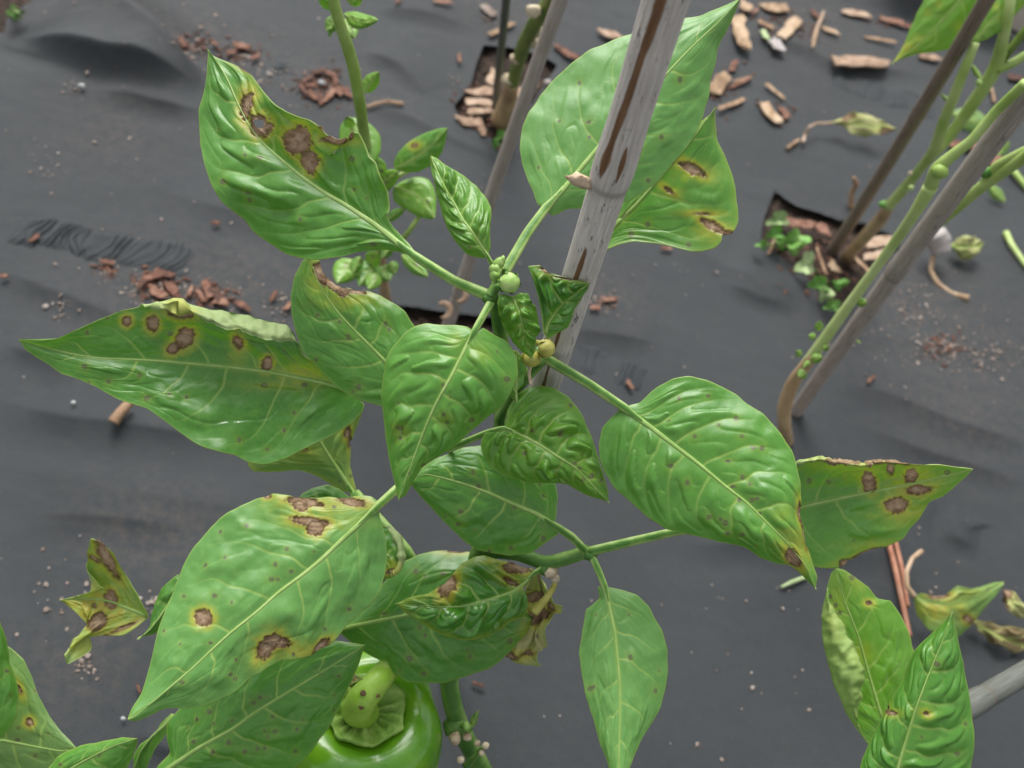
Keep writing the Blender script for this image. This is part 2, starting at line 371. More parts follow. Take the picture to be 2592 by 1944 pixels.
# ------------------------------------------------------------------ GROUND: soil, fabric
def poly_inside(px, py, poly):
    inside = np.zeros(px.shape, bool); n = len(poly); j = n - 1
    for i in range(n):
        xi, yi = poly[i]; xj, yj = poly[j]
        cnd = ((yi > py) != (yj > py)) & (px < (xj - xi) * (py - yi) / (yj - yi + 1e-15) + xi)
        inside ^= cnd; j = i
    return inside

def dist_polyline(x, y, pl, closed=False):
    best = np.full(x.shape, 1e9); bx = np.zeros(x.shape); by = np.zeros(x.shape); along = np.zeros(x.shape); side = np.zeros(x.shape)
    k = len(pl); acc = 0
    for i in range(k if closed else k - 1):
        a = pl[i]; c = pl[(i + 1) % k]; d = (c[0] - a[0], c[1] - a[1]); L2 = d[0] ** 2 + d[1] ** 2 + 1e-15
        t = np.clip(((x - a[0]) * d[0] + (y - a[1]) * d[1]) / L2, 0, 1)
        qx = a[0] + t * d[0]; qy = a[1] + t * d[1]; dd = np.hypot(x - qx, y - qy); m = dd < best
        best = np.where(m, dd, best); bx = np.where(m, qx, bx); by = np.where(m, qy, by)
        along = np.where(m, acc + t * math.sqrt(L2), along); side = np.where(m, np.sign(d[0] * (y - a[1]) - d[1] * (x - a[0])), side)
        acc += math.sqrt(L2)
    return best, bx, by, along, acc, side

def gpoly(fr, pts): return GR(fx(fr, pts))[:, :2]

HOLES = [gpoly('C2', [(285, 20), (215, 190), (180, 380), (330, 480), (480, 600), (560, 720), (700, 815), (800, 770), (905, 610), (1000, 490), (1090, 410), (1060, 335), (860, 250), (700, 225), (560, 170), (420, 130), (330, 70)]),
         gpoly('C4', [(1490, 400), (1430, 560), (1390, 720), (1255, 880), (1320, 1000), (1470, 1110), (1650, 1190), (1750, 1160), (1860, 900), (2010, 660), (2080, 560), (1950, 480), (1700, 420)]),
         gpoly('C3', [(-60, -60), (230, -40), (200, 10), (130, 60), (40, 130), (30, 200), (-60, 210)]),
         gpoly('A3', [(220, 520), (330, 530), (450, 548), (640, 574), (790, 590), (800, 650), (700, 690), (480, 680), (300, 690), (200, 600)])]

def nonuni(a, b, step, out, k=26):
    core = np.arange(a, b, step); g = np.geomspace(step, out, k)
    return np.concatenate([a - np.cumsum(g)[::-1], core, core[-1] + np.cumsum(g)])

STEP = .0021
gx = nonuni(-.66, .62, STEP, 3.0); gy = nonuni(.10, 1.54, STEP, 3.0)
X, Y = np.meshgrid(gx, gy, indexing='ij')
Z = .010 * fbm(X * 2.2, Y * 5, 3, 2) + .0026 * fbm(X * 6 + Y * 2, Y * 20, 9, 3) + .0007 * fbm(X * 50, Y * 90, 4, 2)
fade = sstep(3, 1.6, np.hypot(X, Y - .7))
Z = Z * fade
dust = np.zeros_like(X)
# long folds: (points, half width m, height, sharp valley on one side)
FOLDS = [('F', [(-20, 1010), (300, 1090), (640, 1130), (860, 1210)], .02, .003), ('F', [(1180, 330), (1500, 560), (1760, 720), (2230, 800)], .02, .0035), ('F', [(-30, 590), (140, 660), (330, 740)], .016, .006),
         ('C3', [(1120, 540), (1060, 500), (800, 300), (620, 130), (430, 0), (340, -90)], .024, .016), ('C3', [(-60, 170), (80, 235), (350, 330), (600, 430), (1060, 520)], .016, .010),
         ('C3', [(480, 520), (850, 600), (1100, 640)], .014, .008), ('A2', [(-80, 850), (400, 1000), (900, 1060), (1500, 1160)], .020, .008),
         ('B2', [(1000, 130), (1250, 210), (1500, 330), (1850, 420)], .018, .006), ('B2', [(1100, 300), (1350, 420), (1815, 560)], .014, .005),
         ('C2', [(-100, 530), (200, 680), (450, 760), (700, 860)], .016, .007), ('C2', [(-100, 640), (150, 760), (420, 830)], .012, .006),
         ('C1', [(-60, 330), (500, 420), (700, 540), (1500, 640)], .016, .006), ('C1', [(900, 30), (1400, 160), (2250, 480)], .02, .012),
         ('C4', [(600, 130), (1000, 190), (1500, 300)], .016, .006), ('C4', [(500, 460), (820, 600), (1030, 800)], .012, .006),
         ('C4', [(500, 900), (900, 1000), (1500, 1250), (1700, 1380)], .016, .006), ('A2', [(0, 560), (250, 640), (480, 760)], .015, .006),
         ('B2', [(350, 800), (700, 790), (1000, 830), (1300, 830)], .014, .005), ('B3', [(100, 260), (700, 300), (1100, 360)], .016, .005),
         ('B2', [(1500, 620), (1480, 760), (1600, 820)], .01, .005), ('B3', [(750, 1480), (900, 1560), (1000, 1640)], .012, .007),
         ('A3', [(1000, 660), (1250, 700), (1700, 770)], .015, .006), ('F', [(300, 420), (620, 520), (1000, 600)], .018, .005)]
for fr, pts, hw, h in FOLDS:
    pl = curve(GR(fx(fr, pts))[:, :2], 24, .04)
    d, _, _, al, tot, side = dist_polyline(X, Y, pl)
    env = sstep(0, .06, al) * sstep(0, .06, tot - al) if tot > .15 else sstep(0, .02, al) * sstep(0, .02, tot - al)
    sg_ = d * side; wob = 1 + .5 * fbm(al * 14, X * 0, 31, 2)
    env = (sstep(0, .35 * tot, al) * sstep(0, .35 * tot, tot - al)) ** .7
    far = np.exp(-np.clip(sg_, 0, 9) / .05); near = np.exp(-np.clip(-sg_, 0, 9) / (hw * .5)) - .35 * np.exp(-((-sg_ - hw * 1.1) / (hw * .8)) ** 2)
    soft = np.where(sg_ > 0, far, near); rnd_ = np.exp(-(sg_ / .003) ** 2) * .06
    Z += env * wob * np.where(h > .0095, 2.0, .95) * h * (soft - rnd_)
# gathered seams: ruffles across a line
SEAMS = []
RUFF = [('C3', [(-40, 1210), (150, 1250), (500, 1320), (800, 1380), (1110, 1450)], .018, .0050, 120), ('A3', [(1110, 780), (1300, 850), (1600, 960), (1700, 1000)], .017, .0036, 130),
        ('C1', [(620, 620), (900, 680), (1250, 790), (1600, 900)], .024, .0036, 110), ('B3', [(820, 1560), (900, 1650)], .02, .003, 130), ('C3', [(1350, 330), (1560, 450)], .015, .003, 130)]
for fr, pts, hw, h, fq in RUFF:
    pl = curve(GR(fx(fr, pts))[:, :2], 20, .04)
    SEAMS.append((pl, hw, h, fq))
for fr, x, y, r in [('C2', 1350, 950, .10), ('C2', 1150, 680, .07), ('C3', 1000, 200, .06), ('C3', 1250, 290, .06), ('C3', 800, 1520, .06), ('C3', 1200, 1540, .06), ('A3', 1400, 480, .035),
                    ('C4', 250, 700, .06), ('C1', 500, 180, .10), ('F', 2050, 760, .10), ('C4', 1600, 120, .06), ('B2', 1500, 250, .06), ('F', 250, 300, .05), ('B3', 850, 380, .04), ('B3', 480, 1050, .03), ('C3', 600, 60, .05)]:
    g = G1(fr, x, y); dust = np.maximum(dust, np.exp(-((X - g[0]) ** 2 + (Y - g[1]) ** 2) / r ** 2))
dust = np.clip(dust + .12, 0, 1)
inside = np.zeros(X.shape, bool); HB = np.zeros(X.shape)
for poly in HOLES:
    wob = .004
    ins = poly_inside(X, Y, poly)
    d, bx, by, al, tot, side = dist_polyline(X, Y, poly, True)
    near = np.exp(-(d / .022) ** 2); HB = np.maximum(HB, np.where(ins, 1, np.exp(-(d / .05) ** 2)))
    Z += np.where(ins, 0, near * (.004 * fbm(al * 30, d * 0, 77, 2) + .001))
    X = np.where(ins & (d < .0045), bx, X); Y = np.where(ins & (d < .0045), by, Y)
    inside |= ins & (d >= STEP)
Z = (Z + .010) * (1 - HB) + (np.clip(Z, -.001, .002) + .0042) * HB
Z = np.maximum(Z, .0035)
nx, ny = X.shape
V = np.stack([X, Y, Z], -1).reshape(-1, 3)
I = np.arange(nx * ny).reshape(nx, ny)
Q = np.stack([I[:-1, :-1], I[1:, :-1], I[1:, 1:], I[:-1, 1:]], -1).reshape(-1, 4)
dead = inside.reshape(-1)[Q].any(1)
Q = Q[~dead]
fab = mesh_obj('landscape_fabric', V, Q, M['fabric'], attrs={'dust': np.stack([dust.ravel()] * 3, 1)})
fab['kind'] = 'structure'
ZGRID = (gx, gy, Z)
def gz(x, y):
    i = int(np.clip(np.searchsorted(gx, x), 0, nx - 1)); j = int(np.clip(np.searchsorted(gy, y), 0, ny - 1)); return float(Z[i, j])

def gzv(x, y):
    i = np.clip(np.searchsorted(gx, x) - 1, 0, nx - 2); j = np.clip(np.searchsorted(gy, y) - 1, 0, ny - 2)
    u = (x - gx[i]) / (gx[i + 1] - gx[i]); v = (y - gy[j]) / (gy[j + 1] - gy[j])
    return Z[i, j] * (1 - u) * (1 - v) + Z[i + 1, j] * u * (1 - v) + Z[i, j + 1] * (1 - u) * v + Z[i + 1, j + 1] * u * v
for k, (pl, hw, h, fq) in enumerate(SEAMS):
    c = curve(pl, 700, .02); tot = np.linalg.norm(np.diff(c, axis=0), axis=1).sum(); al = np.linspace(0, tot, 700)
    tg = np.gradient(c, axis=0); tg /= np.linalg.norm(tg, axis=1)[:, None]; nr_ = np.stack([-tg[:, 1], tg[:, 0]], 1)
    wv_ = np.linspace(-1.35, 1.35, 54); AL_, WW = np.meshgrid(al, wv_, indexing='ij'); DD = WW * hw
    xy = c[:, None] + nr_[:, None] * DD[..., None]
    p_ = AL_ + .004 * fbm(AL_ * 60, DD * 60, 70 + k, 2) * 2 + .16 * DD * fbm(AL_ * 28, AL_ * 0, 71 + k, 1) * 6 + .0045 * (WW ** 2) * np.sign(fbm(AL_ * 19, AL_ * 0, 75 + k, 1))
    p2 = p_ + .022 * fbm(p_ * 40, DD * 14, 72 + k, 3)
    ple = np.abs(np.sin(p2 * math.pi / .0062)) ** .75; big = np.abs(np.sin(p2 * math.pi / .0235 + .6)) ** .45
    env = sstep(1.3, .55, np.abs(WW + .5 * fbm(AL_ * 35, AL_ * 0, 73 + k, 2))) * sstep(0, .03, AL_) * sstep(0, .03, tot - AL_) * sstep(-.42, .0, fbm(AL_ * 22, DD * 20, 74 + k, 2))
    zz_ = gzv(xy[..., 0], xy[..., 1]) - .0022 + env * (.0026 + h * (.46 * ple * big * (.4 + 1.1 * vnoise(AL_ * 50, DD * 45, 76 + k)) + .30 * big - .08))
    I = np.arange(zz_.size).reshape(zz_.shape)
    so_ = mesh_obj('fabric_seam', np.concatenate([xy, zz_[..., None]], 2).reshape(-1, 3), np.stack([I[:-1, :-1], I[1:, :-1], I[1:, 1:], I[:-1, 1:]], -1).reshape(-1, 4), M['fabric'])
    so_['kind'] = 'structure'
sx = np.linspace(-.75, .75, 320); sy = np.linspace(0, 1.6, 330); SX, SY = np.meshgrid(sx, sy, indexing='ij')
SZ = -.004 + .008 * fbm(SX * 30, SY * 30, 51, 4) + .004 * fbm(SX * 140, SY * 140, 52, 2)
I = np.arange(SX.size).reshape(SX.shape)
so = mesh_obj('soil', np.stack([SX, SY, SZ], -1).reshape(-1, 3), np.stack([I[:-1, :-1], I[1:, :-1], I[1:, 1:], I[:-1, 1:]], -1).reshape(-1, 4), M['soil'])
so['kind'] = 'structure'

# timber edging beyond the fabric, top right
ta = G1('S', 2215, -6); tb = G1('S', 2640, 128)
dv = (tb - ta) / np.linalg.norm(tb - ta); nv_ = np.array([-dv[1], dv[0], 0]); nv_ = nv_ if nv_[1] > 0 else -nv_
st_ = ta - dv * .9; en_ = tb + dv * .6; L_ = np.linalg.norm(en_ - st_)
tt_ = thing('timber_edging', st_ + np.array([0, 0, .0]), 'weathered pale timber edging boards behind the black fabric', 'edging')
def board(z0, z1, off, thick, k):
    mb = MB(); n = 40; V = []
    prof = [(off, z0), (off, z1 - .004), (off + .004, z1), (off + thick - .004, z1), (off + thick, z1 - .004), (off + thick, z0)]
    for i in range(n + 1):
        for j, (a, z) in enumerate(prof):
            V.append(st_ + dv * (L_ * i / n) + nv_ * (a + .004 * (vnoise(i * .7, j * 3.0 + k * 9, 5) - .5)) + np.array([0, 0, z + .005 * (vnoise(i * .5, j * 2.0 + k * 5, 6) - .5)]))
    p = len(prof); F = [[i * p + j, (i + 1) * p + j, (i + 1) * p + (j + 1) % p, i * p + (j + 1) % p] for i in range(n) for j in range(p)]
    return V, F
for k, (z0, z1, off, th_) in enumerate([(-.02, .052, .0, .05), (-.02, .085, .054, .12)]):
    mesh_obj('board', *board(z0, z1, off, th_, k), M['timber'], tt_, smooth=False)

# ------------------------------------------------------------------ LEAF builder
NOISE_SEED = [100]
def leaf(parent, fr, mid, A, B, d, eA=.004, eB=.004, n=7, amp=.0010, tone=.5, mat='leaf', label=None, lesions=(), spots=(), halos=(), wet=(), holes=(),
         fold=None, wave=(0.0, 2.0), pet=None, petr=(.0016, .0014), rib=.0016, undul=.0012, rnd=4, name='leaf', shift=(.17, .15), res=2.9, pk=.35, hscale=1.0, edge_halo=0.0):
    NOISE_SEED[0] += 13; sd0 = NOISE_SEED[0]; rg = np.random.default_rng(sd0)
    if pk < .5: amp *= .8
    mid = fx(fr, mid); A = fx(fr, A); B = fx(fr, B); sc = FR[fr][2]
    Lpx = np.linalg.norm(np.diff(mid, axis=0), axis=1).sum()
    Wpx = .5 * max(np.linalg.norm(np.concatenate([A, B])[:, None] - mid[None], axis=2).min(1).max(), 10) * 2
    nu = int(np.clip(Lpx / res, 26, 320)); nv = int(np.clip(Wpx / res, 9, 100)); n = max(3, int(round(n * .72)))
    t = np.linspace(0, 1, nu)
    t_ = t
    Mc = curve(mid, nu, .02); Ac = curve(np.concatenate([mid[:1], A, mid[-1:]]), nu, .006); Bc = curve(np.concatenate([mid[:1], B, mid[-1:]]), nu, .006)
    for Cc, q in ((Ac, 1), (Bc, 2)):   # small wobble of the margin
        wv = fbm(t * Lpx / 34, t * 0 + q, sd0 + q, 2) * 5.0 * np.sin(np.pi * t) ** .4
        dvec = Cc - Mc; Ln = np.linalg.norm(dvec, axis=1)[:, None] + 1e-6; Cc += dvec / Ln * wv[:, None]
    s = np.concatenate([-np.linspace(1, 0, nv + 1)[:-1], np.linspace(0, 1, nv + 1)])
    nf = 0
    if fold is not None:
        t0, t1, Fp, lift = fold; nf = 14; s = np.concatenate([s, 1 + np.linspace(0, 1, nf + 1)[1:]])
    S = np.abs(s); T, SS = np.meshgrid(t, s, indexing='ij'); AS = np.minimum(np.abs(SS), 1)
    edge = np.where((SS >= 0)[..., None], Ac[:, None], Bc[:, None])
    px = Mc[:, None] + (edge - Mc[:, None]) * AS[..., None]
    Dm = np.interp(t, np.linspace(0, 1, len(d)), d); Dm = curve(np.stack([Dm, Dm], 1), nu, .05)[:, 0]
    eAa = np.interp(t, np.linspace(0, 1, len(np.atleast_1d(eA))), np.atleast_1d(eA)); eBa = np.interp(t, np.linspace(0, 1, len(np.atleast_1d(eB))), np.atleast_1d(eB))
    env = np.sin(np.pi * np.clip(t * .96 + .02, 0, 1)) ** .6
    off = np.where(SS >= 0, eAa[:, None], eBa[:, None]) * env[:, None] * AS ** 1.7
    wph = rg.uniform(0, 6.28, 2)
    off += wave[0] * AS ** 2.2 * env[:, None] * np.sin(2 * np.pi * wave[1] * T + np.where(SS >= 0, wph[0], wph[1]))
    dep = Dm[:, None] + off
    fmask = np.zeros(T.shape)
    if nf:
        Fp = fx(fr, Fp); i0, i1 = int(t0 * (nu - 1)), int(t1 * (nu - 1))
        Fc = Ac.copy(); Fc[i0:i1 + 1] = curve(Fp, i1 - i0 + 1, .01)
        win = np.zeros(nu); win[i0:i1 + 1] = np.sin(np.pi * np.linspace(0, 1, i1 - i0 + 1)) ** .35
        k = np.clip(SS - 1, 0, 1)
        px = px + np.where((SS > 1)[..., None], (Fc - Ac)[:, None] * (k * win[:, None])[..., None], 0)
        dep = dep - np.where(SS > 1, lift * np.sin(k * 2.2) / .81 * win[:, None], 0)
        fmask = np.where(SS > 1, 1.0, 0.0)
    # veins
    wloc = np.linalg.norm(edge - Mc[:, None], axis=2)
    vein = np.zeros(T.shape); bul = np.zeros(T.shape)
    for sign in (1, -1):
        msk = (SS >= 0) if sign > 0 else (SS < 0)
        tk = (np.arange(n) + .25 + (.0 if sign > 0 else .4) + rg.uniform(-.17, .17, n)) / n
        tk = .015 + .86 * tk ** 1.12
        ext = np.concatenate([[tk[0] - .30, tk[0] - .12], tk, [tk[-1] + .12, tk[-1] + .3]])
        w = .014 * (vnoise(AS * 5 + sd0, T * 9, sd0 + 3 + sign) - .5) * 2
        tt = T - (shift[0] * AS + shift[1] * AS ** 2.6) * (1.0 - .45 * T) + w * np.minimum(AS * 4, 1)
        ph = np.interp(tt, ext, np.arange(len(ext)) - 2.0)
        kk = np.round(ph); dk = np.interp(kk, np.arange(len(ext)) - 2.0, ext)
        dist = np.abs(tt - dk) * Lpx * .82
        ok = (kk >= 0) & (kk <= n - 1)
        vw = 1.25 + 1.3 * (1 - AS)
        v = np.exp(-(dist / vw) ** 2) * np.where(ok, 1, 0) * np.clip(1.1 - AS ** 1.5 * 1.05, 0, 1) * (.8 + .2 * _hash(kk, kk * 0 + sign, sd0 + 8))
        f = ph - np.floor(ph); cell = np.floor(ph)
        hb = _hash(cell, cell * 0 + sign, sd0)
        cx_ = AS * (2.3 + 1.0 * hb) + hb * 3 + .35 * np.sin(f * 6.28)
        g = cx_ - np.floor(cx_); dist2 = np.minimum(g, 1 - g) * wloc / 4.0
        v2 = .13 * np.exp(-(dist2 / 2.2) ** 2) * (AS > .08) * (AS < .93) * sstep(0, .12, f) * sstep(0, .12, 1 - f)
        bb = (4 * f * (1 - f)) ** 1.1 * ((1 - pk) + pk * (4 * g * (1 - g)) ** .8) * (.25 + 1.5 * _hash(cell, np.floor(cx_), sd0 + 5) ** 1.3)
        nb1 = fbm(ph * 1.25 + sign * 7.3, AS * 3.4, sd0 + 61, 2); cr = np.exp(-(fbm(ph * .9 + 3.1 * sign, AS * 2.6, sd0 + 71, 2) / .035) ** 2)
        bb = (1.25 * bb + .15 * sstep(-.02, .30, nb1)) if pk >= .5 else (.55 * bb + 1.1 * sstep(-.02, .30, nb1) - .40 * cr * (AS > .1))
        bb *= sstep(.02, .22, AS) * sstep(0, .35, 1 - AS) * sstep(.02, .2, T)
        vein = np.where(msk, np.maximum(v, v2), vein); bul = np.where(msk, bb, bul)
    mw = 5.5 * (1 - T) ** 1.5 + 2.0
    vein = np.maximum(vein, np.exp(-((AS * wloc) / mw) ** 2))
    pos = PT(px, dep)
    # marks in the leaf's own plane
    qx, qy = px[..., 0], px[..., 1]
    nz = fbm(qx / 17, qy / 17, sd0 + 9, 3); nz2 = fbm(qx / 6, qy / 6, sd0 + 19, 2)
    lcen = np.zeros(T.shape); les = np.zeros(T.shape); lr = np.zeros(T.shape); halo = np.zeros(T.shape); sp = np.zeros(T.shape); wt = np.zeros(T.shape)
    for L in lesions:
        x, y, rx, ry = L[:4]; an = math.radians(L[4] if len(L) > 4 else 0); hs_ = (L[5] if len(L) > 5 else 1.0) * hscale
        c0 = fx(fr, [(x, y)])[0]; dx, dy = qx - c0[0], qy - c0[1]
        a = dx * math.cos(an) + dy * math.sin(an); b_ = -dx * math.sin(an) + dy * math.cos(an)
        e = np.sqrt((a / (rx * sc)) ** 2 + (b_ / (ry * sc)) ** 2) + nz * .55 + nz2 * .55
        rm = min(rx, ry) * sc
        lcen = np.maximum(lcen, np.clip(1.05 - e, 0, 1)); les = np.maximum(les, sstep(1.06, .94, e)); lr = np.maximum(lr, np.exp(-((e - 1.0) * rm / 2.4) ** 2) * .8)
        halo = np.maximum(halo, np.exp(-(np.clip(e - 1, 0, 9) * rm / (8 + .26 * rm)) ** 2) * hs_ * .85)
    for (x, y, rx, ry, k) in halos:
        c0 = fx(fr, [(x, y)])[0]; e = np.sqrt(((qx - c0[0]) / (rx * sc)) ** 2 + ((qy - c0[1]) / (ry * sc)) ** 2) + nz
        halo = np.maximum(halo, .8 * k * np.exp(-np.clip(e + .5 * nz2, 0, 9) ** 2))
    sl = [tuple(fx(fr, [q])[0]) + (rg.uniform(4.2, 6.8),) for q in spots]
    for k in range(rnd):
        ii, jj = rg.integers(int(nu * .1), int(nu * .9)), rg.integers(3, 2 * nv - 2); sl.append((px[ii, jj, 0], px[ii, jj, 1], rg.uniform(2.4, 4.2)))
    for (x, y, r) in sl:
        dd = np.hypot((qx - x) * rg.uniform(.8, 1.2), (qy - y) * rg.uniform(.8, 1.2)) + nz2 * 3
        sp = np.maximum(sp, sstep(r + 1.4, r - 1.4, dd)); 
        if r > 5: sp = np.where(dd < r * .36, sp * .45, sp)
        halo = np.maximum(halo, .16 * np.exp(-(dd / (r * 2.4)) ** 2))
    for (x, y, rx, ry, ang) in wet:
        c0 = fx(fr, [(x, y)])[0]; an = math.radians(ang); dx, dy = qx - c0[0], qy - c0[1]
        a = dx * math.cos(an) + dy * math.sin(an); b_ = -dx * math.sin(an) + dy * math.cos(an)
        e = np.sqrt((a / (rx * sc)) ** 2 + (b_ / (ry * sc)) ** 2) + nz * 1.2; wt = np.maximum(wt, sstep(1.05, .95, e))
    rimv = (1.0 if res < 4 else .35) * np.exp(-((1 - AS) * wloc / 2.8) ** 2) * (1 - .6 * les); rimv = np.where(SS > 1, 0, rimv)
    if edge_halo: halo = np.maximum(halo, edge_halo * np.exp(-((1 - AS) * wloc / 16) ** 2))
    # relief along the normal
    du = np.gradient(pos, axis=0); dvv = np.gradient(pos, axis=1); N = np.cross(du, dvv); N /= np.linalg.norm(N, axis=2)[..., None] + 1e-12
    flat = (SS <= 1)
    flip = np.sum((N * (CAMP - pos)).sum(2)[flat]) < 0
    if flip: N = -N
    N = N[:, :]
    disp = amp * (bul - .3) * np.clip(1.6 * wloc / (wloc.max() + 1e-6), 0, 1) * np.where(SS > 1, .3, 1) + .0014 * np.where(SS > 1, fbm(qx / 22, qy / 22, sd0 + 41, 2) * 2.2, 0) + undul * .55 * fbm(qx / 42, qy / 42, sd0 + 33, 2) * np.minimum(AS * 4, 1) + undul * 2 * fbm(qx / 110, qy / 110, sd0 + 31, 2) * np.minimum(AS * 3, 1)
    disp += .0009 * les * (nz2 + nz) - .0006 * les - .00016 * vein * (AS > .02) - amp * .35 * np.exp(-((AS * wloc) / 16) ** 2)
    endf = np.sin(np.pi * np.clip(T, 0, 1)) ** .3
    pos = pos + N * (disp * endf)[..., None]
    # rim thickness
    th_ = .00045
    rimA = pos[:, -1] - N[:, -1] * th_; rimB = pos[:, 0] - N[:, 0] * th_
    posx = np.concatenate([rimB[:, None], pos, rimA[:, None]], 1)
    def padc(a): return np.concatenate([a[:, :1], a, a[:, -1:]], 1)
    tonev = np.clip(tone + .0 * T + .22 * nz + .25 * (1 - T) * 0, 0, 1)
    attrs = {'marks': np.stack([padc(vein * (1 - les)).ravel(), padc(les).ravel(), padc(np.clip(halo, 0, 1)).ravel()], 1),
             'surface': np.stack([padc(rimv).ravel(), padc(tonev).ravel(), padc(wt).ravel()], 1),
             'extra': np.stack([padc(sp * (1 - les)).ravel(), padc(lr).ravel(), padc(lcen).ravel()], 1)}
    m2 = posx.shape[1]; I = np.arange(nu * m2).reshape(nu, m2)
    Q = np.stack([I[:-1, :-1], I[1:, :-1], I[1:, 1:], I[:-1, 1:]], -1)
    kill = np.zeros(Q.shape[:2], bool)
    for (x, y, r) in holes:
        c0 = fx(fr, [(x, y)])[0]; hd = np.hypot(qx - c0[0], qy - c0[1]) < r * sc; hd = padc(hd)
        kill |= hd[:-1, :-1] & hd[1:, 1:]
    if nf:
        wz = win < .02; jj = 1 + 2 * nv + 1; kill[:, jj:] |= (wz[:-1] | wz[1:])[:, None]
    Q = Q[~kill]
    if flip: Q = Q[:, ::-1]
    # face orientation: N computed from du x dv equals the quad winding (I, I+du, I+du+dv, I+dv)
    o = mesh_obj(name, posx.reshape(-1, 3), Q, M[mat], parent, attrs)
    if label: o['label'] = label
    # midrib ridge
    if rib:
        jm = nv; c = pos[:, jm] + N[:, jm] * .0001; q = max(12, nu // 4); idx = np.linspace(1, int(nu * .93), q).astype(int)
        rr = rib * (1 - np.linspace(0, 1, q)) ** 1.4 * .50 + .00014
        Vt, Ft = tube_arrays(c[idx], rr, 10, squash=.42)
        mr = mesh_obj('midrib', Vt, Ft, M['midrib'] if mat in ('leaf', 'leaf_young', 'leaf_pale', 'leaf_smooth') else M['twig'], o)
    if pet is not None:
        pp = [PT(fx(fr, [(q[0], q[1])]), np.array([q[2]]))[0] for q in pet]
        k1, k2 = max(2, int(nu * .14)), max(1, int(nu * .06)); nb_ = N[:, nv]
        pts = np.array([pos[k1, nv] - nb_[k1] * rib * .25, pos[k2, nv], pos[0, nv] + (pos[k2, nv] - pos[0, nv]) * .15] + pp)
        rr = np.array([rib * .34, rib * .55, petr[0] * .92] + list(np.linspace(petr[0], petr[1], len(pp))))
        Vt, Ft = tube_arrays(pts, rr, 14, n=34, squash=.8)
        mesh_obj('petiole', Vt, Ft, M['petiole'] if mat in ('leaf', 'leaf_young', 'leaf_pale', 'leaf_smooth') else M['twig'], o, stripe_attr())
    return o

def auto_leaf(parent, fr, base, tip, width, d, bend=0.0, shape=.42, fatl=1.0, fatr=1.0, **k):
    """outline of a plain leaf from base, tip and half width (frame units)"""
    b = np.array(base, float); e = np.array(tip, float); ax = e - b; L = np.linalg.norm(ax); nrm = np.array([-ax[1], ax[0]]) / L
    t = np.linspace(0, 1, 9); midc = [tuple(b + ax * q + nrm * bend * L * math.sin(math.pi * q)) for q in t]
    prof = lambda q: (math.sin(math.pi * q ** shape) ** .9 if q < 1 else 0) if shape < 1 else math.sin(math.pi * q)
    tt = np.linspace(.04, .96, 14)
    mx = max((q ** .65) * (1 - q) ** .8 for q in tt)
    w = [(q ** .65) * (1 - q) ** .8 / mx for q in tt]
    A = []; B = []
    for q, ww in zip(tt, w):
        c = b + ax * q + nrm * bend * L * math.sin(math.pi * q)
        A.append(tuple(c + nrm * width * ww * fatl)); B.append(tuple(c - nrm * width * ww * fatr))
    return leaf(parent, fr, midc, A, B, d, **k)

def stem(parent, fr, pts, radii, mat='stem', n=40, seg=14, name='stem', label=None):
    """pts: (x, y, depth) in frame; depth None = on the ground"""
    w = [P1(fr, x, y, d) if d is not None else G1(fr, x, y, -.012) for x, y, d in pts]
    V, F = tube_arrays(w, radii, seg, n=n); o = mesh_obj(name, V, F, M[mat], parent, stripe_attr())
    if label: o['label'] = label
    return o

def stemw(parent, fr, pts, widths, mat='stem', n=40, seg=14, name='stem', label=None):
    """as stem(), thickness given as apparent width in photo pixels at each point's distance"""
    ds = [d if d is not None else gdepth(fr, x, y) for x, y, d in pts]; w = np.interp(np.linspace(0, 1, len(pts)), np.linspace(0, 1, len(widths)), widths)
    return stem(parent, fr, pts, [a * b / F_PX / 2 for a, b in zip(w, ds)], mat, n, seg, name, label)

def lump(parent, name, center, r, mat, squash=(1, 1, 1), seed=0, amp=.25, sub=1):
    v, f = ico(); v = v.copy(); f = list(f)
    for _ in range(sub):
        v = list(map(tuple, v)); nf_ = []; cache = {}
        def midp(a, c):
            key = (min(a, c), max(a, c))
            if key not in cache:
                m_ = (np.array(v[a]) + np.array(v[c])); m_ /= np.linalg.norm(m_); v.append(tuple(m_)); cache[key] = len(v) - 1
            return cache[key]
        for a, c, e in f:
            x, y, z = midp(a, c), midp(c, e), midp(e, a); nf_ += [(a, x, z), (c, y, x), (e, z, y), (x, y, z)]
        f = nf_; v = np.array(v)
    rg = np.random.default_rng(seed)
    v = v * (1 + amp * (rg.random((len(v), 1)) - .5)) * np.array(squash) * r + np.array(center)
    return mesh_obj(name, v, [list(q) for q in f], M[mat], parent)

# ------------------------------------------------------------------ MAIN PEPPER PLANT
plant = thing('pepper_plant', G1('F', 905, 1700, 0), 'large pepper plant with brown-blotched leaves filling the centre, tied by the thick grey cane', 'pepper plant')
N1 = ('F', 1068, 640, .372)
stem(plant, 'F', [(905, 1700, None), (1060, 1690, .53), (1030, 1640, .515), (985, 1560, .495), (962, 1460, .485), (1000, 1320, .47), (1062, 1090, .440), (1085, 930, .418), (1088, 800, .400), (1082, 700, .383), (1066, 636, .372)],
     [.0055, .0052, .005, .0048, .0045, .0042, .0038, .0034, .0031, .0028, .0024], n=90, label='main green stem climbing beside the cane')
stem(plant, 'F', [(1000, 1320, .47), (1060, 1190, .452), (1120, 1196, .442), (1178, 1218, .434), (1225, 1206, .430), (1272, 1190, .427)], [.0034, .0032, .0031, .0031, .003, .0028], n=40, name='branch')
stem(plant, 'F', [(1085, 930, .418), (1078, 905, .409), (1100, 860, .405), (1150, 800, .398), (1178, 772, .393)], [.0026, .0024, .0022, .0022, .002], n=30, name='branch')
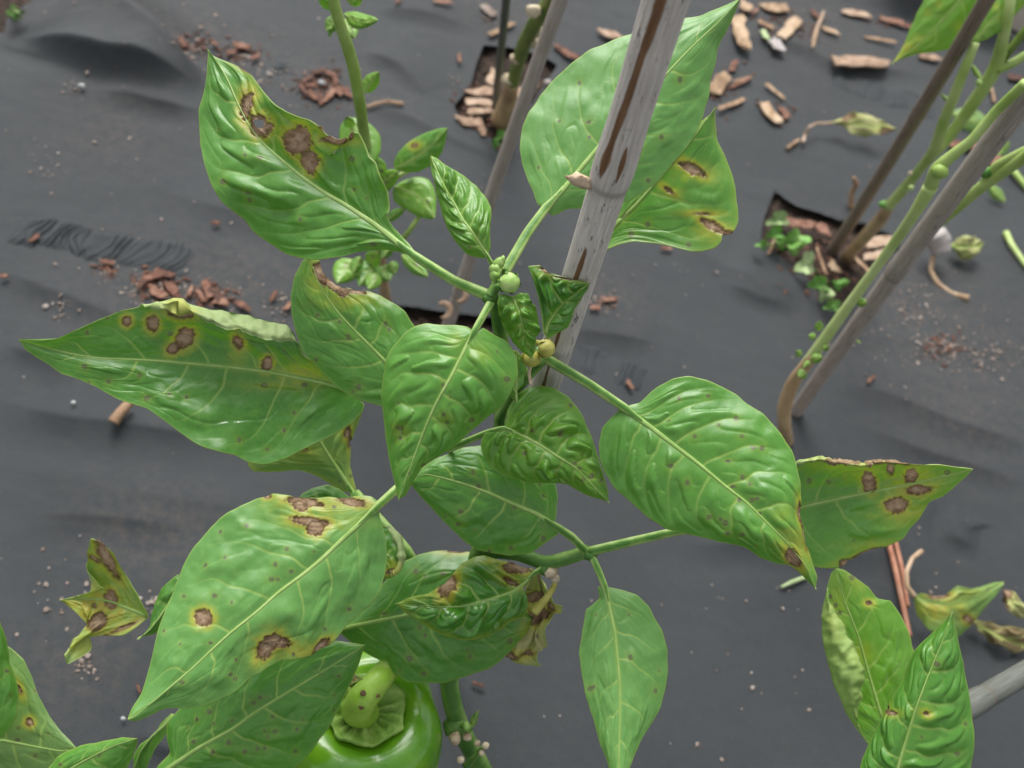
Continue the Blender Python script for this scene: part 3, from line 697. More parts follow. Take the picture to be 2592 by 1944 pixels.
stem(plant, 'F', [(985, 1400, .478), (880, 1190, .462), (800, 1100, .47), (770, 1065, .478)], [.003, .0026, .0022, .002], n=30, name='branch')
stem(plant, 'F', [(985, 1400, .478), (905, 1430, .475), (860, 1440, .462)], [.0035, .0035, .0035], n=20, name='branch')
def node_bump(fr, x, y, d, r, sq=(1, 1, .8), k=0, mat='stem'):
    return lump(plant, 'node', P1(fr, x, y, d), r, mat, sq, k, .35)
for k, (fr, x, y, d, r) in enumerate([('A3', 757, 450, .372, .0030), ('A4', 1165, 950, .427, .0034), ('A4', 905, 1035, .434, .0037), ('A3', 1030, 800, .393, .0026), ('B4', 1265, 1365, .493, .0058)]): node_bump(fr, x, y, d, r, k=k)

leaf(plant, 'A1', [(1640, 1545), (1480, 1420), (1330, 1300), (1150, 1180), (980, 1080), (850, 990), (730, 890), (600, 780), (500, 670), (430, 540), (380, 430), (330, 310), (270, 210), (205, 118)],
     [(1560, 1430), (1500, 1360), (1420, 1282), (1385, 1232), (1412, 1200), (1400, 1080), (1370, 970), (1330, 880), (1290, 850), (1260, 740), (1238, 680), (1185, 668), (1150, 705), (1110, 728), (1060, 720), (1000, 690), (950, 640), (880, 608), (800, 580), (720, 545), (650, 490), (580, 420), (530, 350), (490, 280), (410, 230), (330, 190), (240, 150)],
     [(1570, 1512), (1500, 1487), (1400, 1475), (1250, 1490), (1100, 1525), (960, 1550), (860, 1542), (740, 1510), (620, 1440), (520, 1370), (450, 1280), (370, 1210), (290, 1140), (230, 1040), (185, 920), (150, 780), (135, 640), (138, 520), (160, 440), (180, 350), (195, 200)],
     (.372, .375, .385, .392, .402), eA=(-.002, -.004, -.016, -.012, .004), eB=(.004, .008, .006, .003), n=9, amp=.0015, pk=.5, tone=.46, wave=(.0035, 2.5), undul=.002,
     label='tall upper left leaf with a hole, brown blotches and a torn right edge',
     lesions=[(470, 500, 50, 95, 8), (562, 640, 85, 72, 25), (820, 730, 85, 95, -35), (900, 880, 62, 72, -20), (1075, 722, 85, 26, 8, .8), (1172, 692, 26, 34, 0, .4), (455, 250, 60, 13, 32, .6), (985, 645, 50, 20, 40)],
     spots=[(465, 843), (565, 860), (480, 1092), (485, 1143), (1200, 1070), (1185, 865), (1040, 810), (840, 1272), (310, 1020), (1325, 1440)], halos=[(760, 600, 110, 50, .35), (440, 400, 50, 50, .5), (950, 700, 140, 50, .4)],
     holes=[(560, 625, 33)], wet=[(420, 735, 110, 36, 8)], pet=[(1873, 1690, .373), (2120, 1795, .372)], petr=(.0019, .0023), rib=.0022)

leaf(plant, 'A2', [(1960, 775), (1850, 735), (1700, 705), (1500, 665), (1300, 640), (1130, 625), (900, 605), (700, 595), (550, 590), (400, 565), (250, 530), (105, 485)],
     [(1900, 700), (1800, 640), (1700, 570), (1655, 450), (1600, 400), (1450, 360), (1300, 322), (1130, 303), (990, 290), (820, 293), (680, 320), (560, 370), (430, 430), (320, 478)],
     [(2040, 850), (2040, 870), (1960, 960), (1880, 1010), (1750, 1070), (1600, 1150), (1480, 1185), (1400, 1170), (1310, 1130), (1200, 1110), (1100, 1070), (1000, 1000), (900, 930), (830, 875), (720, 840), (620, 800), (520, 742), (440, 710), (350, 680), (250, 610), (150, 545)],
     (.437, .432, .425, .418, .412), eA=(-.004, -.010, -.004), eB=(-.004, -.006, .004), n=8, amp=.0012, tone=.32, undul=.0025, label='long pointed leaf on the left with tan spots and a folded pale upper edge',
     fold=(.20, .66, [(1740, 600), (1690, 560), (1650, 532), (1590, 525), (1540, 490), (1460, 476), (1400, 450), (1350, 420), (1280, 430), (1200, 395), (1130, 345), (1060, 312), (980, 292)], .006),
     lesions=[(710, 378, 26, 26), (855, 395, 34, 40, -20), (1000, 345, 66, 30, 12), (1030, 485, 58, 48, -35), (965, 540, 32, 26, -30), (1335, 500, 30, 40, -15), (1495, 620, 30, 38, 20)],
     spots=[(1645, 895), (1590, 990), (1045, 810), (820, 812), (950, 795), (605, 720), (780, 685), (1480, 740), (1705, 738), (475, 637), (490, 443), (1495, 1097), (1340, 1048), (950, 460)],
     halos=[(1690, 680, 150, 70, .85), (1340, 560, 60, 90, .5), (1560, 740, 200, 30, .5)], wet=[(1450, 960, 170, 90, 0)], rib=.0017)

leaf(plant, 'A2', [(2330, 830), (2240, 700), (2150, 600), (2050, 500), (1950, 400), (1880, 320), (1810, 220), (1760, 120), (1735, 5)],
     [(2440, 790), (2440, 640), (2390, 520), (2330, 420), (2270, 330), (2212, 285), (2130, 240), (2060, 213), (1990, 213), (1900, 190), (1832, 142), (1802, 92), (1795, 45)],
     [(2330, 880), (2250, 880), (2140, 864), (2100, 852), (2000, 820), (1880, 750), (1780, 650), (1700, 560), (1660, 460), (1636, 340), (1632, 230), (1650, 130), (1688, 45)],
     (.412, .412, .412, .415), eA=.004, eB=.004, n=7, amp=.0010, tone=.38, label='leaf with a brown scorched notch at its top edge, tucked under the centre leaf',
     lesions=[(1790, 110, 30, 70, -20, .6), (1880, 190, 90, 28, 30, .6), (1990, 220, 60, 16, 0, .6), (1925, 225, 30, 26, 0, .7)], spots=[(1770, 600), (1950, 472), (1900, 385), (2180, 425), (2160, 398), (2010, 750)], halos=[(1800, 150, 80, 110, .7), (1950, 260, 160, 50, .7)], rib=.0015)

leaf(plant, 'A3', [(665, 640), (610, 740), (540, 880), (450, 1040), (400, 1150), (350, 1280), (310, 1390), (270, 1490), (240, 1583)],
     [(620, 612), (570, 606), (480, 600), (400, 590), (330, 610), (270, 650), (200, 730), (165, 800), (150, 900), (147, 1000), (150, 1100), (160, 1250), (175, 1330), (200, 1420), (223, 1500), (225, 1555)],
     [(715, 620), (780, 660), (840, 690), (880, 740), (905, 800), (905, 880), (880, 950), (850, 1020), (810, 1080), (750, 1122), (690, 1180), (620, 1240), (560, 1290), (500, 1330), (430, 1370), (380, 1400), (350, 1440), (310, 1500), (280, 1560)],
     (.366, .362, .362, .370), eA=.007, eB=.007, n=9, amp=.0012, pk=.6, tone=.62, label='broad heart-shaped green leaf in the middle with its tip pointing down',
     spots=[(492, 1105), (515, 1150), (655, 1145), (250, 1180), (245, 1240), (490, 940), (385, 1393), (845, 905)], halos=[(500, 1130, 60, 50, .3), (250, 1200, 50, 60, .35), (700, 760, 60, 60, .3), (560, 690, 50, 50, .3)],
     pet=[(710, 560, .368), (757, 478, .371)], petr=(.0014, .0016), rib=.0012, rnd=8)

leaf(plant, 'A3', [(905, 1050), (900, 960), (905, 850), (900, 745)], [(870, 1020), (830, 960), (830, 850), (860, 760)], [(890, 1000), (940, 940), (960, 870), (940, 795)], (.395, .392, .39), n=4, tone=.5, mat='leaf', name='leaf', rib=.0006, rnd=2)

leaf(plant, 'A3', [(830, 1178), (930, 1220), (1040, 1280), (1130, 1340), (1230, 1400), (1330, 1500), (1421, 1600)],
     [(835, 1130), (850, 1080), (900, 990), (960, 950), (1040, 935), (1120, 950), (1200, 1000), (1250, 1060), (1290, 1130), (1330, 1220), (1350, 1300), (1375, 1380), (1400, 1450), (1420, 1530)],
     [(780, 1172), (720, 1210), (697, 1270), (710, 1330), (760, 1400), (830, 1440), (900, 1470), (980, 1490), (1080, 1495), (1180, 1500), (1240, 1530), (1320, 1570)],
     (.394, .388, .388, .395), eA=.008, eB=.006, n=9, amp=.0019, pk=.8, tone=.42, mat='leaf_young', label='small quilted bright green leaf right of the middle leaf',
     spots=[(1212, 1048), (1148, 1212), (945, 1320), (1235, 1380), (1260, 1405), (1325, 1450), (1278, 1465), (835, 1115)], pet=[(740, 1205, .397), (600, 1265, .405), (520, 1300, .42)], petr=(.0013, .0016), rib=.0011, rnd=4)

leaf(plant, 'A4', [(968, 790), (850, 712), (700, 650), (580, 595), (450, 545), (300, 500), (170, 470), (90, 520)],
     [(970, 735), (983, 620), (960, 500), (850, 400), (700, 330), (520, 298), (400, 310), (260, 370), (150, 450)],
     [(985, 835), (900, 890), (820, 950), (700, 968), (600, 955), (500, 930), (420, 890), (340, 810), (280, 750), (200, 660), (140, 590), (105, 545)],
     (.418, .414, .412, .412), eA=.006, eB=.006, n=6, amp=.0011, tone=.34, label='dark smooth leaf underneath the quilted leaf, joined to the side node',
     spots=[(465, 465), (395, 695), (380, 775), (720, 668), (888, 860), (695, 920), (565, 940), (890, 605), (500, 547)], pet=[(1060, 850, .421), (1150, 940, .426)], petr=(.0018, .0017), rib=.0018)

leaf(plant, 'B2', [(200, 205), (240, 235), (330, 300), (420, 370), (500, 430), (560, 480), (620, 530), (700, 590), (760, 650), (820, 710), (880, 770), (940, 850), (978, 941)],
     [(265, 188), (300, 150), (340, 120), (400, 90), (460, 78), (540, 95), (600, 120), (660, 150), (700, 190), (760, 230), (800, 270), (840, 320), (880, 380), (905, 450), (918, 520), (920, 600), (925, 660), (940, 740), (965, 820), (986, 890)],
     [(158, 245), (120, 290), (105, 350), (105, 410), (125, 470), (170, 540), (240, 600), (310, 660), (380, 700), (460, 720), (540, 735), (620, 755), (690, 775), (760, 820), (830, 845), (870, 850), (910, 880), (945, 915)],
     (.390, .383, .376, .372, .378), eA=(.004, .007, .007, .010), eB=(.006, .007, .008, .004), n=10, amp=.0010, pk=.5, tone=.5, undul=.0018, label='largest leaf on the right with dark pinprick spots and a tan blotch near its tip',
     lesions=[(890, 820, 27, 44, -35), (917, 640, 10, 40, -8, .9), (935, 720, 10, 46, -12, .9)],
     spots=[(547, 160), (428, 170), (655, 255), (585, 278), (490, 325), (678, 327), (760, 373), (725, 372), (625, 424), (683, 490), (462, 510), (395, 445), (645, 527), (720, 580), (752, 633), (670, 580), (595, 657), (548, 648), (615, 670), (685, 715), (625, 710)],
     halos=[(900, 760, 70, 80, .75), (840, 640, 50, 40, .3)], pet=[(70, 118, .391), (-60, 40, .392), (-155, -18, .393)], petr=(.0019, .0021), rib=.0019)

leaf(plant, 'B2', [(760, 655), (925, 608), (1050, 580), (1200, 550), (1350, 520), (1450, 495), (1540, 475), (1612, 458)],
     [(780, 560), (850, 470), (910, 425), (1000, 402), (1090, 425), (1160, 440), (1240, 428), (1320, 434), (1400, 437), (1500, 442)],
     [(800, 750), (880, 820), (970, 850), (1040, 856), (1090, 850), (1110, 822), (1180, 800), (1270, 770), (1330, 740), (1400, 660), (1440, 590), (1490, 570), (1560, 510)],
     (.418, .414, .412, .41), eA=(-.004, -.012, -.004), eB=.006, n=6, amp=.0009, tone=.66, label='right hand pointed leaf with square brown blotches near its tip',
     fold=(.20, .60, [(880, 440), (930, 425), (1000, 425), (1090, 437), (1150, 448), (1180, 446)], .004),
     lesions=[(1195, 512, 28, 38, -8), (1360, 482, 27, 34, 8), (1390, 540, 48, 20, -5), (1305, 605, 46, 30, 5), (1280, 462, 13, 17, 0, .6), (1090, 428, 80, 8, 5, .5), (1250, 434, 100, 7, 0, .6), (1095, 835, 22, 17, -20, .5), (1180, 797, 60, 7, -18, .6)],
     spots=[(1507, 471), (950, 505), (1030, 510)], halos=[(1370, 510, 110, 75, .95), (1340, 640, 110, 50, .8), (1180, 470, 110, 45, .7), (1250, 770, 140, 26, .7), (1060, 440, 140, 25, .6), (1500, 480, 60, 30, .4)], wet=[(1130, 640, 90, 40, 40)],
     pet=[(640, 680, .420), (420, 706, .422), (250, 745, .424), (60, 790, .426)], petr=(.0017, .0021), rib=.0014)

leaf(plant, 'B2', [(128, 925), (150, 1020), (170, 1110), (180, 1220), (190, 1330), (190, 1450), (187, 1560), (184, 1660), (188, 1740)],
     [(150, 932), (200, 940), (260, 960), (310, 1010), (335, 1060), (360, 1100), (370, 1140), (380, 1200), (382, 1280), (375, 1340), (350, 1420), (310, 1500), (270, 1570), (235, 1640)],
     [(98, 930), (106, 975), (75, 1003), (50, 1018), (40, 1080), (30, 1150), (22, 1200), (30, 1270), (45, 1350), (65, 1420), (85, 1480), (110, 1560), (140, 1640), (158, 1700)],
     (.420, .408, .398, .392), eA=.006, eB=.006, n=7, amp=.0008, tone=.62, mat='leaf_smooth', label='long pale green leaf hanging at the bottom right of the plant',
     spots=[(70, 1340), (330, 1350), (230, 1215)], pet=[(105, 870, .423), (75, 805, .426)], petr=(.0015, .0015), rib=.0013)

leaf(plant, 'B3', [(2130, 165), (2020, 270), (1900, 380), (1820, 460), (1700, 560), (1560, 660), (1440, 770), (1300, 880), (1200, 970), (1090, 1075), (980, 1170), (850, 1280), (714, 1376)],
     [(2080, 122), (2000, 115), (1900, 130), (1820, 125), (1700, 130), (1610, 115), (1530, 105), (1430, 130), (1330, 180), (1230, 240), (1140, 330), (1070, 420), (1010, 520), (970, 630), (930, 740), (890, 850), (860, 980), (830, 1080), (790, 1220), (740, 1310)],
     [(2120, 230), (2140, 300), (2165, 380), (2172, 470), (2160, 560), (2130, 660), (2060, 740), (1990, 810), (1930, 870), (1850, 960), (1760, 1010), (1650, 1035), (1560, 1060), (1480, 1090), (1400, 1140), (1320, 1210), (1250, 1250), (1150, 1295), (1030, 1320), (900, 1325), (830, 1355), (765, 1382)],
     (.404, .396, .388, .380, .372), eA=.008, eB=(.006, .008, .005), n=8, amp=.0008, tone=.52, mat='leaf_smooth', undul=.0022, label='largest leaf at lower left with a yellow edge and four brown blotches',
     lesions=[(1700, 150, 95, 24, 8), (1680, 175, 40, 28, 20), (1960, 148, 80, 24, 14), (1740, 265, 95, 28, 6), (1765, 300, 48, 42, 0), (1140, 800, 50, 46, 0), (1500, 975, 85, 40, -48), (1545, 945, 70, 36, 10), (1800, 968, 54, 26, -38), (1495, 118, 18, 12, 0)],
     spots=[(1380, 287), (1150, 508), (1540, 505), (1630, 545), (1520, 588), (1555, 590), (1025, 683), (1605, 420), (1960, 762), (1820, 870), (1292, 1122), (1318, 1148), (1020, 1165), (1870, 180), (1200, 680), (1645, 1015)],
     halos=[(1800, 170, 260, 70, .8), (1700, 1000, 200, 60, .85), (1520, 860, 60, 30, .5), (1950, 250, 130, 60, .4), (1850, 960, 70, 60, .7)], pet=[(2230, 75, .408), (2330, 10, .425), (2400, -20, .438)], petr=(.0019, .0022), rib=.0018, rnd=12)

leaf(plant, 'B3', [(860, 1710), (960, 1635), (1100, 1540), (1300, 1430), (1420, 1340), (1600, 1230), (1800, 1110), (1930, 1030), (2045, 955)],
     [(880, 1640), (950, 1560), (928, 1480), (930, 1390), (985, 1330), (1090, 1210), (1300, 1060), (1500, 970), (1700, 920), (1900, 935)],
     [(1000, 1760), (1300, 1790), (1550, 1720), (1680, 1620), (1750, 1540), (1830, 1440), (1900, 1320), (1950, 1200), (2010, 1060)],
     (.425, .422, .420, .424), eA=.006, eB=.009, n=8, amp=.0012, tone=.40, label='spotted leaf directly beneath the largest lower left leaf',
     spots=[(1172, 1330), (1100, 1375), (1082, 1498), (1280, 1500), (1192, 1553), (1370, 1555), (1655, 1550), (1660, 1420), (1540, 1440), (1525, 1360), (1895, 1130), (1790, 1115), (1480, 1436), (1440, 1540), (1460, 1250), (1420, 1282)], rib=.0018, rnd=10)

leaf(plant, 'B4', [(420, 690), (540, 655), (720, 618), (930, 575), (1150, 540), (1400, 530), (1620, 560), (1815, 615)],
     [(470, 600), (620, 480), (780, 330), (905, 200), (1000, 150), (1100, 120), (1200, 113), (1350, 128), (1500, 170), (1650, 300), (1760, 450), (1810, 560)],
     [(480, 740), (620, 850), (740, 910), (780, 905), (830, 990), (920, 1045), (1050, 1060), (1180, 1055), (1350, 1010), (1500, 960), (1600, 890), (1700, 790), (1780, 690)],
     (.450, .446, .446, .452), eA=.010, eB=.008, n=7, amp=.0009, tone=.26, label='broad dark leaf lying over the green pepper',
     spots=[(1050, 720), (940, 885), (1365, 870), (1043, 988), (1650, 762), (760, 565), (1015, 668), (985, 270), (1175, 290)], lesions=[(1260, 122, 60, 11, 3, .8)], halos=[(1760, 680, 60, 100, .6), (1230, 140, 60, 25, .6)], rib=.0016)

leaf(plant, 'B4', [(560, 330), (660, 200), (760, 180), (800, 240), (815, 318)], [(620, 0), (800, -60), (880, 20), (902, 150), (888, 240)], [(600, 420), (700, 420), (770, 330)], (.435, .432, .43), n=4, amp=.0008, tone=.25,
     label='dark leaf mostly hidden behind the largest lower left leaf, its tip curled and browned', lesions=[(810, 270, 30, 16, -10)], halos=[(830, 250, 60, 60, .8)], rib=.0008, fold=(.5, .95, [(896, 180), (860, 250), (820, 305), (815, 318)], .003))
leaf(plant, 'A2', [(1900, 1520), (1820, 1440), (1750, 1380), (1650, 1400)], [(2000, 1400), (1900, 1320), (1830, 1297), (1750, 1315), (1690, 1345)], [(1800, 1500), (1700, 1470)], (.445, .44, .44), n=3, tone=.22, rib=.0008, rnd=2)

leaf(plant, 'A4', [(845, 1060), (770, 1140), (700, 1185), (590, 1225), (490, 1250), (400, 1272), (280, 1275), (140, 1262), (0, 1250)],
     [(820, 1040), (760, 1030), (700, 995), (620, 985), (540, 955), (480, 960), (400, 1000), (350, 1060), (290, 1120), (200, 1190), (100, 1213)],
     [(800, 1130), (765, 1170), (800, 1230), (805, 1300), (780, 1350), (690, 1370), (640, 1420), (560, 1470), (470, 1487), (370, 1480), (270, 1440), (150, 1370), (70, 1310)],
     (.430, .424, .420, .424), eA=(.006, .010, .004), eB=(.008, .012, .004), n=8, amp=.0028, pk=.5, tone=.12, label='crinkled glossy dark leaf with yellow margin and a brown bite, pointing left',
     lesions=[(318, 1145, 44, 72, 25, 1.2), (730, 1035, 75, 36, 8), (690, 1120, 48, 14, 20, .8)], halos=[(360, 1070, 50, 110, .9), (600, 990, 110, 26, .9), (230, 1200, 90, 26, .7), (700, 1120, 30, 60, .6)], wet=[(520, 1320, 220, 110, 0)],
     pet=[(880, 1040, .433)], petr=(.0013, .0015), rib=.0010, rnd=2, edge_halo=.35)

# withered hanging leaf by the node
leaf(plant, 'A4', [(845, 1050), (870, 1130), (890, 1230), (880, 1340), (850, 1450), (800, 1550), (870, 1625)], [(790, 1080), (790, 1200), (800, 1330), (760, 1430), (700, 1520), (660, 1570), (740, 1600)],
     [(870, 1080), (920, 1170), (960, 1240), (1000, 1250), (975, 1310), (930, 1400), (900, 1500), (850, 1560), (850, 1590)], (.442, .447, .452, .46), eA=.012, eB=-.006, n=5, amp=.0028, tone=.6, mat='leaf_dry', wave=(.006, 3), undul=.005,
     label='withered yellowish leaf hanging limp below the side node', lesions=[(880, 1330, 70, 55, 0), (700, 1560, 45, 22, 0), (800, 1550, 40, 14, 0), (840, 1210, 50, 30, 0), (940, 1260, 30, 20, 60)], halos=[(850, 1100, 120, 100, .4)], rib=.001)
stem(plant, 'A4', [(962, 1090, .437), (955, 1150, .437), (900, 1230, .438), (835, 1300, .44)], [.0010, .0012, .0017, .0022], 'calyx_old', 20, 10, 'pedicel')
lump(plant, 'scar', P1('A4', 962, 1100, .436), .0020, 'cork', seed=4)

# top right big leaf behind the cane, and the one below it
leaf(plant, 'B1', [(300, 1260), (400, 1150), (480, 1060), (560, 960), (680, 820), (820, 670), (1000, 480), (1150, 320), (1230, 240), (1350, 130), (1484, -15)],
     [(258, 1225), (240, 1160), (200, 1080), (165, 980), (152, 870), (165, 780), (210, 670), (280, 560), (360, 470), (470, 370), (580, 300), (700, 245), (800, 212), (960, 150), (1140, 105), (1250, 85), (1350, 50), (1440, 5)],
     [(352, 1300), (440, 1257), (560, 1250), (690, 1240), (790, 1220), (900, 1160), (990, 1090), (1070, 990), (1150, 900), (1220, 800), (1270, 690), (1300, 560), (1320, 430), (1350, 300), (1400, 190), (1450, 80)],
     (.386, .388, .390, .392, .398), eA=.006, eB=.008, n=8, amp=.0007, tone=.66, mat='leaf_smooth', label='large smooth pale green leaf behind the thick grey cane',
     spots=[(1120, 478), (1000, 822), (870, 890), (568, 733), (392, 725), (513, 490), (928, 1083)], pet=[(200, 1400, .381), (120, 1540, .376), (62, 1640, .373)], petr=(.0019, .0021), rib=.0019)
leaf(plant, 'B1', [(560, 1570), (600, 1490), (700, 1375), (850, 1230), (930, 1140), (1050, 1000), (1180, 850), (1330, 640)],
     [(590, 1440), (660, 1330), (690, 1250), (750, 1150), (900, 980), (1100, 850), (1220, 740), (1300, 680)],
     [(600, 1535), (680, 1490), (760, 1460), (850, 1445), (980, 1455), (1090, 1480), (1180, 1505), (1250, 1505), (1330, 1490), (1370, 1450), (1372, 1405), (1440, 1395), (1470, 1330), (1470, 1250), (1450, 1130), (1430, 1050), (1390, 940), (1340, 840), (1330, 740)],
     (.445, .438, .435, .435), eA=.006, eB=(-.006, -.004, .012), n=7, amp=.0010, tone=.62, mat='leaf', label='yellow-blotched leaf half hidden behind the large pale leaf by the cane',
     lesions=[(1190, 1010, 82, 28, 28), (1050, 1142, 30, 10, 35), (1320, 1355, 80, 26, 30), (1385, 1390, 50, 12, 8), (1250, 1280, 36, 7, 0), (780, 1300, 30, 5, -45, .3), (675, 1397, 14, 10, -45, .4)], halos=[(1220, 1040, 130, 50, .8), (1330, 1400, 130, 60, .8), (1080, 1150, 70, 30, .5)],
     pet=[(520, 1640, .44), (400, 1780, .425)], petr=(.0016, .0016), rib=.0019, edge_halo=.2, spots=[(923, 1345), (825, 1407), (1170, 1463)])

leaf(plant, 'C5', [(1118, 1160), (1060, 1060), (1000, 970), (930, 880), (880, 780), (820, 680), (760, 560), (700, 417)],
     [(1140, 1100), (1135, 1000), (1150, 880), (1150, 800), (1100, 700), (1030, 620), (950, 560), (870, 520), (790, 480), (740, 435)],
     [(1090, 1174), (1060, 1168), (960, 1150), (880, 1070), (810, 960), (760, 840), (735, 720), (722, 600), (700, 500), (692, 435)],
     (.368, .364, .366, .376), eA=.005, eB=.005, n=9, amp=.0016, pk=.8, tone=.35, mat='leaf_young', label='small upright young leaf above the flower buds', pet=[(1140, 1200, .369), (1170, 1260, .371)], petr=(.0009, .0010), rib=.0008, rnd=1)
leaf(plant, 'A3', [(875, 440), (910, 500), (930, 580), (945, 660), (970, 740), (990, 803)], [(920, 420), (965, 425), (985, 470), (1020, 500), (1030, 580), (1025, 650), (1005, 690), (1010, 750)],
     [(830, 425), (800, 440), (790, 480), (800, 540), (830, 620), (870, 690), (920, 740), (960, 780)], (.366, .362, .366, .372), eA=.004, eB=.005, n=7, amp=.0022, pk=.7, tone=.32, mat='leaf_young', label='tiny fresh leaf just below the round bud', rib=.0007, rnd=1)
leaf(plant, 'A3', [(1062, 660), (1080, 590), (1130, 520), (1190, 460), (1250, 410), (1313, 367)], [(1045, 560), (1020, 430), (990, 340), (965, 272), (1030, 266), (1070, 305), (1150, 325), (1235, 346)],
     [(1075, 676), (1120, 652), (1190, 612), (1200, 580), (1222, 515), (1270, 440), (1305, 400)], (.372, .366, .364, .362), eA=(-.003, .003), eB=.006, n=6, amp=.0026, pk=.7, tone=.12, label='small dark cupped leaf in front of the cane with a cropped brown top edge',
     lesions=[(1060, 298, 30, 7, 30, .3), (1190, 342, 60, 5, 8, .3)], rib=.0008, rnd=1)
leaf(plant, 'A2', [(1975, 1345), (1910, 1240), (1850, 1150), (1790, 1050), (1720, 950), (1640, 860)], [(1890, 1330), (1850, 1292), (1780, 1252), (1680, 1222), (1520, 1232), (1420, 1228), (1388, 1190), (1400, 1100), (1480, 980), (1560, 900)],
     [(1995, 1330), (1965, 1200), (1970, 1060), (2010, 950), (2040, 850), (1950, 780), (1800, 790), (1700, 820)], (.478, .472, .468, .468), eA=.004, eB=.004, n=5, amp=.0009, tone=.65, mat='leaf_pale', label='yellowing leaf under the long left leaf', pet=[(2010, 1420, .475)],
     lesions=[(1695, 1095, 22, 12, 20), (1945, 1010, 18, 30, 0), (1960, 1060, 10, 30, 0, .8)], halos=[(1600, 1130, 300, 60, .4), (1950, 1000, 60, 120, .5)], rib=.0022, edge_halo=.4)
leaf(plant, 'B3', [(828, 800), (760, 770), (690, 745), (620, 720), (540, 700), (440, 695), (333, 705)], [(770, 685), (700, 560), (640, 455), (560, 395), (508, 362), (482, 450), (500, 550), (560, 630), (590, 640), (480, 670), (400, 690)],
     [(765, 850), (680, 900), (560, 905), (470, 925), (430, 970), (350, 1010), (372, 1066), (500, 990), (500, 860), (480, 830), (400, 750)], (.462, .458, .455, .455), eA=(-.004, -.014, .004), eB=(.0, -.012, .008), n=6, amp=.0016, tone=.75, mat='leaf_pale',
     label='twisted yellow and brown leaf sticking out at far lower left', lesions=[(620, 700, 40, 55, 0), (545, 830, 60, 42, -45), (600, 480, 26, 110, -32), (530, 470, 40, 14, 20), (560, 930, 50, 18, -30), (690, 860, 70, 10, -25), (525, 738, 12, 12)], halos=[(540, 740, 200, 130, 1.25), (450, 960, 120, 80, .9), (560, 500, 60, 120, .6)], rib=.0014, wave=(.004, 2.5), rnd=1)
leaf(plant, 'B3', [(1020, 640), (960, 700), (900, 790), (840, 870), (769, 928)], [(1000, 560), (972, 578), (900, 640), (860, 720), (830, 850)], [(1020, 720), (950, 850), (860, 910)], (.43, .428, .428), n=4, tone=.22, rib=.0008, rnd=1, label='narrow dark leaf peeping out left of the largest lower left leaf')

# buds, old calyxes at the growing tip
def bud(center, r, axis_px, mat):
    axis = np.array(axis_px, float); axis /= np.linalg.norm(axis)
    v, f = ico()
    rgn = 18; rings = 12; a = np.cross(axis, [.3, .5, .8]); a /= np.linalg.norm(a); b_ = np.cross(axis, a); V = []; F = []
    for i in range(rings + 1):
        th = math.pi * i / rings
        for j in range(rgn):
            ph = 2 * math.pi * j / rgn; rr = r * math.sin(th) * (1 + .16 * (abs(math.sin(ph * 2.5 + th * .6)) ** .6 - .5) * math.sin(th)); z = -math.cos(th) * r * .95
            V.append(center + a * rr * math.cos(ph) + b_ * rr * math.sin(ph) + axis * z)
    F = [[i * rgn + j, i * rgn + (j + 1) % rgn, (i + 1) * rgn + (j + 1) % rgn, (i + 1) * rgn + j] for i in range(rings) for j in range(rgn)]
    o = mesh_obj('flower_bud', V, F, M[mat], plant)
    for k in range(6):   # sepals: small pointed flaps hugging the base
        ph = 2 * math.pi * k / 6 + .3; d1 = a * math.cos(ph) + b_ * math.sin(ph); d2 = np.cross(axis, d1)
        sv = []; 
        for q in range(5):
            t = q / 4; rad = r * (1.02 + .14 * math.sin(t * 3.1)); th = 1.0 + t * .95; w = r * .33 * (1 - t) ** .7
            c = center + (-axis * math.cos(th) + d1 * math.sin(th)) * rad
            sv += [c - d2 * w, c + d1 * r * .05, c + d2 * w]
        sf = []
        for q in range(4): sf += [[q * 3, q * 3 + 1, q * 3 + 4, q * 3 + 3], [q * 3 + 1, q * 3 + 2, q * 3 + 5, q * 3 + 4]]
        mesh_obj('sepal', sv, sf, M['stem'] if mat == 'bud' else M[mat], o)
    return o
toc = -fwd
bud(P1('A3', 862, 368, .364), .0037, toc * .9 + up * -.3 + right * .2, 'bud')
bud(P1('A3', 1070, 735, .384), .0034, toc * .5 + right * .7, 'calyx_old')
bud(P1('A3', 985, 790, .387), .0036, toc * .3 - up * .9, 'calyx_old')
stem(plant, 'A3', [(985, 800, .387), (970, 870, .387), (982, 942, .387)], [.0008, .0007, .0006], 'cork', 14, 8, 'style')
stem(plant, 'A3', [(760, 440, .371), (790, 390, .369), (830, 385, .366)], [.0018, .0015, .0014], 'stem', 12, 10, 'pedicel')
stem(plant, 'A3', [(1010, 700, .388), (1030, 705, .386), (1060, 730, .385)], [.0010, .0012, .0016], 'calyx_old', 10, 8, 'pedicel')
for k, (x, y, r) in enumerate([(790, 300, .0020), (800, 262, .0019), (820, 240, .0014), (775, 285, .0016), (785, 330, .0022)]): lump(plant, 'leaf_bud', P1('A3', x, y, .369), r, 'bud', (1, 1, 1.3), k + 60, .5)
stem(plant, 'A3', [(758, 440, .371), (785, 380, .370), (788, 300, .369)], [.0022, .0018, .0013], 'stem', 14, 10)
lump(plant, 'scar', P1('A4', 935, 1062, .432), .0028, 'cork', (1, 1, .8), 9, .5)
auto_leaf(plant, 'B4', (1370, 1385), (1432, 1245), 32, (.485, .482, .48), n=3, mat='leaf_young', rib=.0004, tone=.3, rnd=0)
stem(plant, 'B4', [(1290, 1350, .492), (1340, 1370, .488), (1375, 1390, .485)], [.002, .0014, .001], 'stem', 12, 8, 'side_shoot')
stem(plant, 'B4', [(1340, 1640, .50), (1410, 1570, .492), (1460, 1510, .487)], [.0022, .0014, .0011], 'stem', 14, 8, 'side_shoot')
